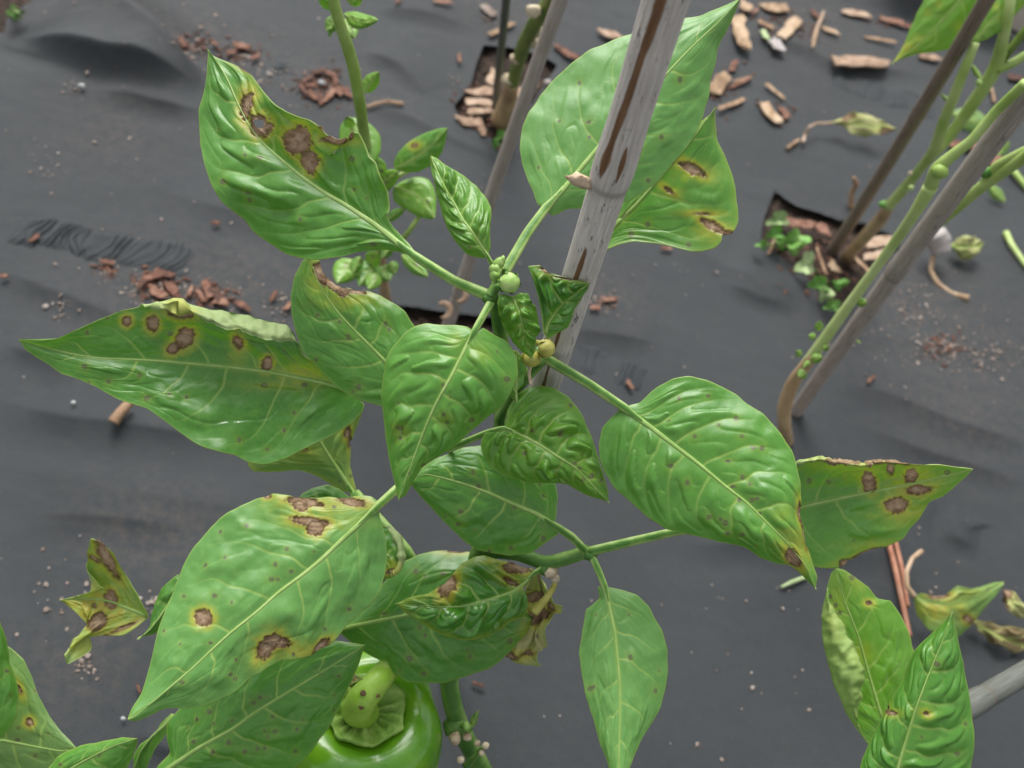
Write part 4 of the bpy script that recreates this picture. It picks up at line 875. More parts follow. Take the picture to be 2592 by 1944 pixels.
for k, (x, y, r) in enumerate([(1262, 1450, .0032), (1350, 1440, .0021), (1420, 1485, .0017), (1478, 1500, .0018), (1450, 1555, .0015), (1300, 1600, .002), (1345, 1365, .0024)]):
    lump(plant, 'scar', P1('B4', x, y, .485), r, 'cork' if k != 6 else 'bud', (1, 1, .8), k + 20, .4)

# the green bell pepper
def bell_pepper():
    top = P1('B4', 625, 1270, .468); R = .0385; Hh = .092; lobes = 4; nth, nz_ = 120, 70
    prof = [(0, -.0060), (.16, -.0055), (.34, -.0010), (.50, .0040), (.66, .0062), (.82, .0030), (.94, -.005), (1.0, -.018), (1.01, -.032), (.97, -.050), (.88, -.066), (.72, -.080), (.48, -.090), (.25, -.092), (0, -.086)]
    pc = curve(np.array(prof) * np.array([R, 1.0]), nz_, .05)
    V = []
    for i in range(nz_):
        for j in range(nth):
            th = 2 * math.pi * j / nth; rr = pc[i, 0]; fr_ = min(rr / R, 1)
            lob = 1 + (.075 * (math.sqrt(math.cos(th * lobes / 2 + .5) ** 2 + .06) - .6) + .03 * math.cos(th + 1.0)) * fr_ ** 1.2
            z = pc[i, 1] + (.005 * (math.sqrt(math.cos(th * lobes / 2 + .5) ** 2 + .06) - .55) * max(0, min(1, (pc[i, 1] + .04) / .03))) * fr_ ** 1.5
            V.append(top + np.array([rr * lob * math.cos(th), rr * lob * math.sin(th), z]))
    F = [[i * nth + j, i * nth + (j + 1) % nth, (i + 1) * nth + (j + 1) % nth, (i + 1) * nth + j] for i in range(nz_ - 1) for j in range(nth)]
    F = [f[::-1] for f in F]
    o = mesh_obj('bell_pepper', V, F, M['fruit'], plant); o['label'] = 'glossy green bell pepper under the leaves at the bottom'
    # calyx: wavy-edged cup
    V = []; na, nr = 64, 16
    ccz = .0035
    for i in range(nr + 1):
        t = i / nr
        for j in range(na):
            th = 2 * math.pi * j / na; edge = .0188 * math.cos(math.pi / 7) / math.cos(((th + .2) % (2 * math.pi / 7)) - math.pi / 7) * (1 + .05 * math.sin(th * 2 + 1) + .05 * (vnoise(th * 2.5, 0, 12) - .5) + .05 * (vnoise(th * 9, 0, 13) - .5)); r = edge * t
            z = -.002 + .0065 * t ** 2 * (1 - .25 * t) + .0030 * (vnoise(th * 2.2, t * 2.5, 14) - .5) * t + .0017 * math.sin(th * 14 + 2 * math.sin(th * 3)) * max(0, math.sin(t * math.pi)) + .001 * (vnoise(th * 6, t * 8, 3) - .5)
            V.append(top + np.array([r * math.cos(th), r * math.sin(th), z + ccz]))
    m_ = len(V)
    for j in range(na): V.append(V[nr * na + j] + np.array([0, 0, -.0025]))
    F = [[i * na + j, i * na + (j + 1) % na, (i + 1) * na + (j + 1) % na, (i + 1) * na + j] for i in range(nr) for j in range(na)]
    F += [[nr * na + j, nr * na + (j + 1) % na, m_ + (j + 1) % na, m_ + j] for j in range(na)]
    mesh_obj('calyx', V, F, M['calyx'], o)
    pts = [top + np.array([0, 0, -.001]), P1('B4', 572, 1250, .458), P1('B4', 610, 1165, .449), P1('B4', 715, 1045, .452), P1('B4', 785, 960, .462), P1('B4', 850, 890, .474)]
    Vt, Ft = tube_arrays(pts, [.0074, .0076, .0068, .0060, .0055, .0052], 20, n=40)
    stalk = mesh_obj('fruit_stalk', Vt, Ft, M['stalk'], o)
    for k, (x, y, r) in enumerate([(612, 1130, .0014), (603, 1222, .0015), (718, 1150, .0009)]):
        c0 = P1('B4', x, y, .4435 + .0005 * k); lump(o, 'brown_spot', c0, r, 'leaf_spot', (1, 1, .5), k + 5, .3)
    V = []; 
    auto_leaf(o, 'B4', (610, 1030), (500, 1085), 75, (.448, .452), n=2, mat='leaf_brown', rib=0, name='dried_flake', rnd=0, undul=.003, res=4)
M['stalk'] = simple_mat('fruit_stalk', [(.3, (.14, .30, .02)), (.5, (.21, .38, .035)), (.75, (.30, .46, .07))], 90, .38, .3, 500)
bell_pepper()

# ------------------------------------------------------------------ BAMBOO CANES
def cane(label, base, topp, r0_, r1_, nodes=(), mat='bamboo', split=None, fleck=0.0, over=0.0, group='bamboo canes staking the pepper plants', seed=0):
    base = np.array(base); topp = np.array(topp); ax = topp - base; L = np.linalg.norm(ax); topp = topp + ax * over; ax = topp - base; L = np.linalg.norm(ax); z = ax / L
    t_ = thing('bamboo_cane', base, label, 'cane', group)
    fc = CAMP - base; fc = fc - z * np.dot(fc, z); fc /= np.linalg.norm(fc); sd_ = np.cross(z, fc)   # fc: side seen by the camera
    n, seg = 420, 40; h = np.linspace(0, L, n); r = np.interp(h, [0, L], [r0_, r1_])
    ringm = np.zeros(n)
    for (nh, up_) in nodes:
        r = r * (1 + .02 * np.exp(-((h - nh) / .003) ** 2) - .05 * np.exp(-((h - nh + .006) / .003) ** 2) + .09 * np.exp(-((h - nh - .006) / .012) ** 2)); ringm = np.maximum(ringm, .7 * np.exp(-((h - nh + .003) / .0010) ** 2))
    ang = np.linspace(0, 2 * np.pi, seg, endpoint=False)
    HH, AA = np.meshgrid(h, ang, indexing='ij')
    rr = r[:, None] * (1 + .05 * fbm(AA * 1.2 + seed, HH * 14, 5 + seed, 2))
    bow = .0022 * math.sin(seed * 2.1) * np.sin(h / L * np.pi)
    V = base + z * HH[..., None] + sd_ * (np.cos(AA) * rr + bow[:, None])[..., None] + fc * (np.sin(AA) * rr)[..., None]
    mk = np.zeros(HH.shape)
    if split:
        for (h0, h1, a0, a1, wd) in split:
            c = np.interp(HH, [h0, h1], [a0, a1]); w = wd * (.75 + .8 * vnoise(HH * 130, HH * 0, 3)) * (1.0)
            da = np.abs(AA - c) * r[:, None]
            mk = np.maximum(mk, np.clip(1 - .5 * da / w, 0, 1) * sstep(h0 - .004, h0 + .004, HH) * sstep(h1 + .004, h1 - .004, HH))
    loc = np.stack([np.cos(AA) * rr, np.sin(AA) * rr, HH], -1)
    I = np.arange(n * seg).reshape(n, seg); J = np.roll(I, -1, 1)
    Q = np.stack([I[:-1], J[:-1], J[1:], I[1:]], -1).reshape(-1, 4)
    V = V.reshape(-1, 3)
    o = mesh_obj('culm', V, Q, M[mat], t_, {'marks': np.stack([mk.ravel(), np.repeat(ringm, seg), np.full(n * seg, fleck)], 1), 'grain': loc.reshape(-1, 3)})
    # end cap
    V2 = np.concatenate([V[-seg:], (V[-seg:].mean(0))[None]]); mesh_obj('cut_end', V2, [[j, (j + 1) % seg, seg] for j in range(seg)], M['cork'], t_)
    return t_, base, z, fc, sd_, L
def hpx(base, z, fr, x, y):
    """height along a cane nearest to the ray through a photo point"""
    r = rays(fx(fr, [(x, y)]))[0]; r = r / np.linalg.norm(r); w = base - CAMP; b_ = np.dot(z, r); d0 = np.dot(z, w); e0 = np.dot(r, w)
    return (b_ * e0 - d0) / (1 - b_ * b_)
mb_ = G1('F', 958, 1485, -.01); mt_ = P1('F', 1434, 0, .29); mz = (mt_ - mb_) / np.linalg.norm(mt_ - mb_)
hN = hpx(mb_, mz, 'B1', 650, 1040); hT = np.linalg.norm(mt_ - mb_)
PI2 = math.pi / 2
M1 = cane('thick grey bamboo cane with a brown split, rising in front of the pale leaf', mb_, mt_, .0053, .0070, [(hN, 1), (hN - .19, 1)], 'bamboo', fleck=1.0, over=.12,
     split=[(hN + .002, hT + .02, PI2 + .52, PI2 + .10, .00125), (hN - .050, hN - .026, PI2 + .20, PI2 + .10, .0007), (hN - .125, hN - .058, PI2 + .05, PI2 + .18, .0006), (hT - .062, hT - .046, PI2 - .35, PI2 - .30, .0006)], seed=1)
# sheath scar and husk flake at the node
lump(M1[0], 'husk_flake', P1('B1', 515, 1080, .338), .0034, 'wood', (1.5, .5, .8), 8, .9)
tvp = [P1('B1', 862, 805, .336), P1('B1', 845, 860, .334), P1('B1', 822, 905, .334)]
Vt, Ft = tube_arrays(tvp, [.0004, .0012, .0005], 8); mesh_obj('bud_scar', Vt, Ft, M['twig'], M1[0])

def simple_cane(label, fb, xb, yb, ft, xt, yt, dt, r0_, r1_, mat, nodepx=(), over=.3, seed=0, fleck=0.0, base_h=-.01, split=None):
    b_ = G1(fb, xb, yb, base_h); t_ = P1(ft, xt, yt, dt); z = (t_ - b_) / np.linalg.norm(t_ - b_)
    nd = [(hpx(b_, z, fr, x, y), 1) for fr, x, y in nodepx]
    return cane(label, b_, t_, r0_, r1_, nd, mat, over=over, seed=seed, fleck=fleck, split=split)
dg = gdepth('F', 965, 712)
c2 = simple_cane('slim pinkish grey cane left of the thick cane, with curled husks low down', 'F', 962, 722, 'F', 1215, 0, .62, 32 * dg / F_PX / 2, 37 * .62 / F_PX / 2, 'bamboo_mid', [('C5', 900, 1420)], seed=2)
for k, (x, y) in enumerate([(905, 1440), (790, 1560)]):
    cc = P1('C5', x, y, dg - .05 + k * .02)
    pts = [cc + right * (.006 * math.cos(a)) - up * (.006 * math.sin(a)) for a in np.linspace(-2.2, 1.9, 9)]
    Vt, Ft = tube_arrays(pts, [.0008, .002, .0025, .0026, .0026, .0024, .0022, .0016, .0006], 8, n=22, squash=.5); mesh_obj('curled_husk', Vt, Ft, M['wood_pink'], c2[0])
simple_cane('thin greenish cane beside the old green stem at the top', 'C4', 1585, 900, 'C4', 1680, 0, .80, .0038, .0034, 'bamboo_green', seed=3)
simple_cane('brown cane standing in the planting hole on the right', 'C2', 650, 430, 'C1', 1900, 0, .64, .0055, .0050, 'bamboo_brown', [('C1', 1350, 850)], seed=4)
simple_cane('long grey cane leaning right beside the cut tan stem', 'C2', 368, 1535, 'F', 2212, 225, .52, .0057, .0064, 'bamboo_mid', [('C2', 1080, 540)], seed=5, fleck=.4)
bR = G1('F', 2520, 1250, -.01)
cR = P1('B2', 1610, 1400, .47); cR2 = P1('B2', 1815, 1280, .50)
zz = (cR2 - cR) / np.linalg.norm(cR2 - cR)
en = cR2 + zz * ((CAMP[2] * 0 - .01 - cR2[2]) / zz[2] if zz[2] < -.05 else .25)
cane('grey jointed cane end poking out behind the lower right leaf', en, cR - zz * .03, .0058, .0056, [(np.linalg.norm(en - P1('B2', 1640, 1390, .474)), 1)], 'bamboo_green', seed=6)

# ------------------------------------------------------------------ LEFT YOUNG PLANT (behind)
pl2 = thing('pepper_plant', G1('C5', 375, 1560), 'young pepper plant with one bare pale stem, behind the upper left leaf', 'pepper plant')
gd = gdepth('C5', 375, 1560)
stemw(pl2, 'C5', [(375, 1570, None), (370, 1480, gd - .015), (355, 1380, gd - .045), (330, 1150, gd - .10)], [27, 26, 25, 24], 'stem_tan', 26)
stemw(pl2, 'C5', [(330, 1150, gd - .10), (290, 700, gd - .19), (205, 240, gd - .26), (190, 120, gd - .275), (165, -40, gd - .29), (130, -260, gd - .30), (40, -520, gd - .32), (-20, -700, gd - .33), (-40, -900, gd - .34)], [24, 25, 28, 29, 30, 31, 30, 28, 24], 'stem_pale', 60)
d2 = gd - .27
def AL(fr, b, t, w, d, **k):
    k['tone'] = min(1, k.get('tone', .5) + .2); k.setdefault('mat', 'leaf_young' if k['tone'] > .75 else 'leaf'); return auto_leaf(pl2, fr, b, t, w * 1.12, d, n=5, amp=.0009, rib=.0006, rnd=1, res=4.5, **k)
AL('C4', (420, 930), (520, 1420), 150, (d2 + .03, d2 + .02), tone=.6, bend=-.1)
AL('C5', (430, 520), (825, 215), 105, (d2 + .04, d2 + .02), tone=.45, bend=.06, lesions=[(580, 345, 22, 16)])
AL('C5', (330, 640), (460, 530), 60, (d2 + .04, d2 + .03), tone=.6)
AL('C5', (425, 650), (730, 880), 125, (d2 + .05, d2 + .04), tone=.7, bend=-.15, mat='leaf_young')
AL('C5', (360, 900), (520, 800), 45, (d2 + .06, d2 + .05), tone=.5)
AL('C5', (480, 1150), (680, 1310), 50, (d2 + .10, d2 + .08), tone=.4)
AL('C5', (120, 1180), (10, 1360), 90, (d2 + .14, d2 + .13), tone=.7, mat='leaf_young')
AL('C5', (300, 1200), (170, 1380), 90, (d2 + .13, d2 + .12), tone=.5)
AL('C5', (320, 1240), (400, 1340), 65, (d2 + .14, d2 + .13), tone=.4)
AL('C5', (230, 1230), (320, 1130), 60, (d2 + .13, d2 + .11), tone=.6, mat='leaf_young')
AL('C5', (300, 1280), (240, 1410), 60, (d2 + .12, d2 + .11), tone=.8)
AL('C5', (250, 420), (345, 640), 75, (d2 + .03, d2 + .04), tone=.6)
AL('C5', (395, 560), (350, 690), 50, (d2 + .045, d2 + .05), tone=.7)
AL('C5', (420, 1080), (330, 1180), 46, (d2 + .09, d2 + .09), tone=.3)
AL('C5', (260, 1300), (130, 1290), 52, (d2 + .13, d2 + .12), tone=.5)
AL('C5', (180, 1160), (120, 1300), 46, (d2 + .12, d2 + .12), tone=.4)
AL('C5', (400, 1200), (440, 1290), 40, (d2 + .12, d2 + .12), tone=.3)
AL('C4', (420, 30), (520, -60), 60, (d2 - .02, d2 - .03), tone=.6)
AL('C5', (120, 220), (80, 130), 36, (d2 + .02, d2), tone=.5)
AL('C4', (540, 740), (660, 570), 55, (d2 + .02, d2 + .01), tone=.6)
AL('C4', (330, 60), (190, -90), 70, (d2, d2 - .01), tone=.6)
AL('C4', (380, 110), (655, 160), 62, (d2, d2 - .02), tone=.7, bend=.12)
AL('C4', (330, 130), (240, 250), 55, (d2, d2), tone=.5, mat='leaf_young')
AL('C4', (390, 150), (470, 310), 60, (d2 + .01, d2), tone=.6)
AL('C4', (300, 200), (260, 310), 30, (d2, d2 + .01), tone=.3)
AL('C4', (350, 60), (280, 130), 50, (d2 - .01, d2 - .01), tone=.4, mat='leaf_young')
stem(pl2, 'C5', [(330, 1100, gd - .11), (500, 1030, d2 + .06), (560, 950, d2 + .05), (625, 850, d2 + .05)], [.002, .0018, .0016, .0013], 'stem_pale', 18, 8, 'petiole')
stem(pl2, 'C5', [(300, 720, gd - .19), (380, 620, d2 + .05), (430, 540, d2 + .04)], [.003, .0022, .0016], 'stem_pale', 16, 8, 'petiole')
stem(pl2, 'C5', [(380, 620, d2 + .05), (480, 560, d2 + .045), (560, 520, d2 + .045)], [.002, .0016, .0012], 'stem_pale', 12, 8, 'petiole')
AL('C5', (510, 545), (590, 505), 22, (d2 + .045, d2 + .045), tone=.9)

# ------------------------------------------------------------------ TOP CENTRE OLD STEM
pl3 = thing('pepper_plant', G1('C4', 1640, 1000), 'old green pepper stem with pale nubs, rising from the chip-filled hole at the top', 'pepper plant')
g3 = gdepth('C4', 1650, 990)
stemw(pl3, 'C4', [(1640, 1000, None), (1660, 930, g3 - .02), (1700, 780, g3 - .06), (1730, 660, g3 - .09)], [66, 58, 42, 35], 'stem_tan', 30, name='root_collar')
stemw(pl3, 'C4', [(1725, 690, g3 - .08), (1770, 520, g3 - .13), (1830, 330, g3 - .18), (1920, 170, g3 - .23), (2060, -40, g3 - .28), (2200, -300, g3 - .33), (2280, -520, g3 - .36)], [34, 33, 38, 40, 38, 36, 34], 'stem_dark', 50)
for k, (x, y, dd) in enumerate([(1755, 470, .14), (1900, 90, .255), (1925, 345, .185), (1930, 250, .2), (1695, 640, .09)]): lump(pl3, 'bud_scar', P1('C4', x, y, g3 - dd - .008), .0050, 'cork', (1.2, 1, 1), k + 40, .5)

# ------------------------------------------------------------------ RIGHT PLANTS
pl4 = thing('pepper_plant', G1('C2', 770, 440), 'leggy pepper plant with a tan stem and bare green branches, in the right planting hole', 'pepper plant')
g4 = gdepth('C2', 770, 440)
stemw(pl4, 'C2', [(745, 470, None), (790, 410, g4 - .02), (980, 200, g4 - .11), (1045, 100, g4 - .147)], [32, 30, 34, 26], 'stem_tan', 30)
stemw(pl4, 'C1', [(1180, 1550, g4 - .15), (1330, 1380, g4 - .18), (1450, 1230, g4 - .21), (1535, 1120, g4 - .235), (1590, 930, g4 - .26), (1690, 680, g4 - .29), (1790, 420, g4 - .31), (1835, 320, g4 - .315)], [26, 26, 25, 29, 29, 26, 24, 21], 'stem_pale', 50)
stemw(pl4, 'C1', [(1470, 1210, g4 - .21), (1600, 1080, g4 - .225), (1800, 800, g4 - .26), (1960, 560, g4 - .285), (2000, 480, g4 - .29), (2040, 300, g4 - .31), (2080, 100, g4 - .325), (2110, -100, g4 - .33)], [24, 26, 33, 34, 36, 29, 27, 25], 'stem_pale', 50, name='branch')
stemw(pl4, 'C1', [(1990, 500, g4 - .29), (2090, 380, g4 - .30), (2230, 200, g4 - .31), (2350, 20, g4 - .32)], [24, 22, 20, 20], 'stem_dark', 24, name='branch')
stemw(pl4, 'C1', [(2000, 520, g4 - .29), (2120, 470, g4 - .295), (2260, 380, g4 - .30)], [26, 22, 20], 'stem_pale', 20, name='branch')
leaf(pl4, 'C1', [(1950, -260), (1800, -90), (1640, 90), (1480, 260), (1340, 390), (1203, 482)], [(1700, -200), (1540, -100), (1450, 0), (1390, 100), (1350, 200), (1300, 340), (1240, 430)], [(2000, -100), (1960, 60), (1900, 180), (1800, 305), (1700, 350), (1600, 378), (1400, 402), (1300, 440)],
     (g4 - .30, g4 - .28, g4 - .27), n=6, amp=.0014, tone=.85, mat='leaf_young', rib=.0014, rnd=2, halos=[(1320, 360, 80, 50, .9), (1420, 290, 60, 30, .7), (1480, 90, 30, 30, .6), (1560, 30, 30, 30, .6), (1260, 430, 60, 60, .8), (1700, 200, 40, 40, .5)], res=5, label='yellow-tipped leaf at the top right corner')
leaf(pl4, 'C1', [(1810, 325), (1900, 220), (2000, 110), (2100, 10), (2260, -140)], [(1780, 300), (1800, 180), (1860, 60), (1960, -60)], [(1870, 310), (1960, 270), (2060, 215), (2150, 90), (2230, 0)], (g4 - .315, g4 - .32, g4 - .33), n=5, amp=.0012, tone=.75, mat='leaf_young', rib=.001, rnd=1,
     halos=[(1990, 50, 30, 30, .6), (2100, 100, 30, 30, .6), (2030, 150, 30, 30, .5), (2170, 30, 30, 30, .6)], res=5)
auto_leaf(pl4, 'C1', (1880, 600), (1800, 480), 30, (g4 - .28, g4 - .28), n=3, tone=.9, mat='leaf_pale', rib=0, rnd=0, res=5)
auto_leaf(pl4, 'C1', (1650, 760), (1560, 700), 24, (g4 - .27, g4 - .27), n=3, tone=.9, mat='leaf_pale', rib=0, rnd=0, res=5)
for k, (x, y, r, mt) in enumerate([(1345, 1300, .0018, 'cork'), (1350, 1410, .0022, 'bud'), (1140, 1530, .0028, 'weed'), (1860, 620, .0022, 'bud')]): lump(pl4, 'bud_scar', P1('C1', x, y, g4 - .2 - .00004 * (1540 - y) * 3), r, mt, (1, 1, 1), k + 90, .5)

pl5 = thing('pepper_plant', G1('C2', 365, 1640), 'bent pepper plant with a peeling tan and green stem strapped along the long grey cane', 'pepper plant')
g5 = gdepth('C2', 365, 1640)
stemw(pl5, 'C2', [(375, 1690, None), (352, 1550, .735), (345, 1430, .722), (405, 1265, .705), (548, 1080, .68)], [30, 32, 36, 34, 28], 'stem_tan', 36)
stemw(pl5, 'C2', [(458, 1195, .697), (548, 1075, .68), (750, 790, .65), (948, 520, .622), (1110, 297, .596), (1210, 150, .575), (1310, -20, .56)], [30, 30, 27, 24, 27, 30, 37], 'stem_pale', 60)
g5b = g5 - .25
stemw(pl5, 'C1', [(1470, 1450, .567), (1500, 1390, .56), (1545, 1265, .548), (1640, 1180, .542), (1800, 1060, .532), (1990, 830, .52), (2210, 620, .50)], [34, 36, 36, 30, 26, 26, 26], 'stem_pale', 46, name='branch')
stemw(pl5, 'C1', [(1400, 1800, .67), (1600, 1640, .635), (1880, 1400, .60), (2198, 1180, .57), (2500, 980, .54)], [28, 27, 30, 32, 30], 'stem_pale', 40, name='branch')
stemw(pl5, 'C1', [(1880, 1400, .60), (1990, 1240, .585), (2198, 1130, .57), (2400, 1050, .56)], [24, 22, 22, 20], 'stem_pale', 28, name='branch')
lump(pl5, 'node', P1('C1', 1570, 1285, .545), .0040, 'stem_pale', (1.2, 1, 1), 3, .2)
lump(pl5, 'node', P1('C1', 1910, 1290, .59), .0036, 'weed', (1, 1, 1), 4, .5)
for k, (x, y, w, dx, dy) in enumerate([(575, 930, 34, 10, -60), (560, 970, 28, -45, -10), (465, 1090, 26, -30, -30), (520, 1110, 34, 70, -10), (490, 1190, 34, -40, 30), (520, 1120, 26, -40, 40), (815, 985, 20, 30, 20), (860, 690, 28, 0, -60), (820, 740, 30, 60, 0), (600, 1050, 24, 40, -20)]):
    auto_leaf(pl5, 'C2', (x, y), (x + dx * 1.2, y + dy * 1.2), w, (.655 + .00007 * (y - 900), .65 + .00007 * (y - 900)), n=2, mat='leaf_young', tone=.6, rib=0, rnd=0, name='leaf_bud', res=4)

# ------------------------------------------------------------------ PLANTS CUT BY THE FRAME
pl6 = thing('pepper_plant', G1('B3', -120, 1900), 'neighbouring pepper plant whose broad leaves enter at the bottom left corner', 'pepper plant')
stem(pl6, 'B3', [(-120, 1900, None), (-200, 1800, .50), (-170, 1640, .47), (-120, 1560, .455)], [.006, .0055, .0045, .003], 'stem', 30)
leaf(pl6, 'B3', [(-330, 1560), (-200, 1530), (0, 1490), (180, 1525), (340, 1553), (430, 1535)], [(-300, 1200), (-160, 1000), (-40, 930), (50, 970), (130, 1040), (180, 1140), (215, 1240), (280, 1360), (340, 1440), (400, 1500)], [(-250, 1700), (0, 1800), (200, 1780), (350, 1680)],
     (.452, .448, .446), eA=.004, eB=.004, n=6, amp=.0008, tone=.62, mat='leaf_pale', lesions=[(165, 1390, 20, 22), (110, 1205, 10, 24, -20)], spots=[(105, 1420), (195, 1580), (95, 1490)], rib=.0026, shift=(.1, .1))
leaf(pl6, 'B3', [(-300, 1650), (-200, 1400), (-130, 1200), (-60, 1000), (-30, 760)], [(-380, 1300), (-280, 1000)], [(-120, 1560), (10, 1482), (60, 1420), (95, 1340), (105, 1230), (90, 1150), (60, 1050), (40, 930), (0, 835)], (.43, .425, .42), eA=.004, eB=.008, n=6, amp=.0010, tone=.58, spots=[(40, 1103)], rib=.0014)
leaf(pl6, 'B3', [(180, 1800), (330, 1690), (480, 1600), (640, 1520), (771, 1478)], [(230, 1720), (275, 1640), (330, 1580), (430, 1530), (560, 1495), (680, 1475)], [(400, 1850), (600, 1790), (710, 1660), (742, 1600), (771, 1510)], (.425, .42, .418), eA=.005, eB=.006, n=6, amp=.0009, tone=.52, spots=[(555, 1577)], rib=.0012)
leaf(pl6, 'B3', [(975, 1345), (930, 1400), (850, 1470), (780, 1560), (740, 1680)], [(960, 1340), (880, 1420), (780, 1510), (735, 1590)], [(960, 1400), (925, 1470), (870, 1550), (830, 1640), (810, 1720)], (.432, .436, .442), eA=.002, eB=.02, n=4, amp=.0006, tone=.35, rib=.0016, rnd=0)

pl7 = thing('pepper_plant', G1('B2', 1330, 1950), 'neighbouring pepper plant with two upright leaves at the bottom right', 'pepper plant')
stem(pl7, 'B2', [(1330, 1950, None), (1290, 1880, .50), (1270, 1800, .47), (1280, 1740, .43)], [.006, .005, .004, .003], 'stem', 26)
leaf(pl7, 'B2', [(1290, 1560), (1240, 1440), (1195, 1290), (1150, 1130), (1095, 990), (1058, 856)],
     [(1250, 1575), (1185, 1560), (1150, 1510), (1100, 1440), (1060, 1350), (1030, 1260), (1012, 1180), (1006, 1100), (1010, 1020), (1022, 930), (1040, 872)],
     [(1330, 1450), (1390, 1330), (1390, 1240), (1377, 1185), (1350, 1110), (1320, 1040), (1280, 982), (1225, 975), (1190, 930), (1130, 890), (1090, 862)],
     (.425, .424, .424, .43), eA=(-.002, -.006, -.002), eB=.006, n=7, amp=.0010, tone=.62, mat='leaf_young', label='upright leaf at lower right with its left half curled to show the pale underside',
     fold=(.10, .90, [(1180, 1555), (1152, 1490), (1158, 1400), (1168, 1285), (1130, 1170), (1075, 1040), (1035, 960), (1028, 925)], .007),
     spots=[(1120, 895), (1035, 970), (1060, 1005), (1078, 1035), (1015, 1060), (1120, 1215), (1195, 993)], halos=[(1150, 900, 60, 40, .5), (1170, 1200, 40, 40, .5), (1060, 1000, 40, 120, .35)], lesions=[(1190, 995, 10, 7)], rib=.0012)
leaf(pl7, 'B2', [(1290, 1740), (1310, 1660), (1340, 1560), (1380, 1430), (1420, 1320), (1460, 1220), (1500, 1120), (1530, 1024)], [(1220, 1740), (1155, 1670), (1165, 1620), (1190, 1560), (1230, 1480), (1280, 1380), (1330, 1290), (1380, 1190), (1440, 1120), (1500, 1060)],
     [(1420, 1760), (1560, 1740), (1603, 1665), (1615, 1580), (1615, 1500), (1605, 1420), (1590, 1330), (1570, 1240), (1550, 1150), (1536, 1080)], (.392, .390, .388, .392), eA=.010, eB=.010, n=8, amp=.0013, pk=.75, tone=.5, mat='leaf', label='quilted bright leaf standing at the bottom right edge',
     lesions=[(1280, 1438, 20, 10, 10, .5), (1265, 1425, 8, 14, 0, .5), (1422, 1440, 8, 6)], spots=[(1465, 1240), (1550, 1605)], halos=[(1410, 1430, 40, 20, .6), (1310, 1440, 30, 20, .4)], rib=.0012)

# ------------------------------------------------------------------ WEEDS IN THE HOLES
def weed(label, fr, base, leaves, h0=.0, mats=('weed',)):
    b0 = G1(fr, base[0], base[1], -.01); t_ = thing('weed_seedling', b0, label, 'weed', None)
    gd_ = gdepth(fr, base[0], base[1])
    for k, (x, y, rx, ry, an, mt) in enumerate(leaves):
        sc = FR[fr][2]; gdl = gdepth(fr, x, y, .022); c0 = P1(fr, x, y, gdl); mpp = gdl / F_PX * sc
        a = math.radians(an); n_ = 22; V = [c0 - np.array([0, 0, .001])]
        for ring in (.55, 1.0):
            for j in range(n_):
                th = 2 * math.pi * j / n_; rr = ring * (1 + .17 * math.sin(th * 3 + k) + .11 * math.sin(th * 5 + 2 * k) + .08 * math.sin(th * 8 + 3 * k)) * .92; ux = rx * mpp * rr * math.cos(th); uy = ry * mpp * rr * math.sin(th)
                V.append(c0 + right * (ux * math.cos(a) - uy * math.sin(a)) - up * (ux * math.sin(a) + uy * math.cos(a)) + fwd * (.007 * ring * ring * math.cos(2 * th + k) + .003 * math.sin(3 * th + 2 * k) * ring))
        F = [[0, 1 + j, 1 + (j + 1) % n_] for j in range(n_)] + [[1 + j, 1 + n_ + j, 1 + n_ + (j + 1) % n_, 1 + (j + 1) % n_] for j in range(n_)]
        mesh_obj('leaf', V, F, M[mt], t_)
        Vt, Ft = tube_arrays([b0, (b0 + c0) / 2 + np.array([0, 0, .006]), c0], [.0011, .0009, .0007], 6, n=8); mesh_obj('stalk', Vt, Ft, M['stem'], t_)
    return t_
weed('bright round-leaved weed at the left corner of the right planting hole', 'C2', (330, 420), [(320, 195, 75, 52, 0, 'weed_pale'), (300, 285, 62, 48, 20, 'weed'), (440, 320, 82, 62, 10, 'weed'), (420, 385, 60, 42, -20, 'weed'), (330, 350, 48, 40, 0, 'weed'), (205, 365, 36, 34, 0, 'weed')])
weed('greyish weed seedling in the middle of the right planting hole', 'C2', (600, 640), [(500, 490, 62, 85, 10, 'weed_pale'), (590, 620, 82, 48, 25, 'weed'), (620, 680, 50, 55, 0, 'weed_pale'), (710, 620, 56, 38, -8, 'weed')])
weed('small weed seedling at the front tip of the right planting hole', 'C2', (690, 790), [(680, 765, 56, 42, 10, 'weed'), (650, 750, 30, 26, 0, 'weed')])
weed('tiny pale weed rosette in the soil at the top left corner', 'C3', (70, 80), [(75, 50, 28, 20, 0, 'weed_pale'), (50, 75, 26, 18, 30, 'weed_pale'), (100, 70, 26, 18, -30, 'weed_pale'), (75, 85, 24, 16, 0, 'weed')])
weed('small weed at the front of the chip-filled hole at the top', 'C4', (1640, 1140), [(1640, 1090, 55, 45, 0, 'weed'), (1690, 1110, 40, 60, 0, 'weed_pale'), (1600, 1150, 40, 35, 0, 'weed')])

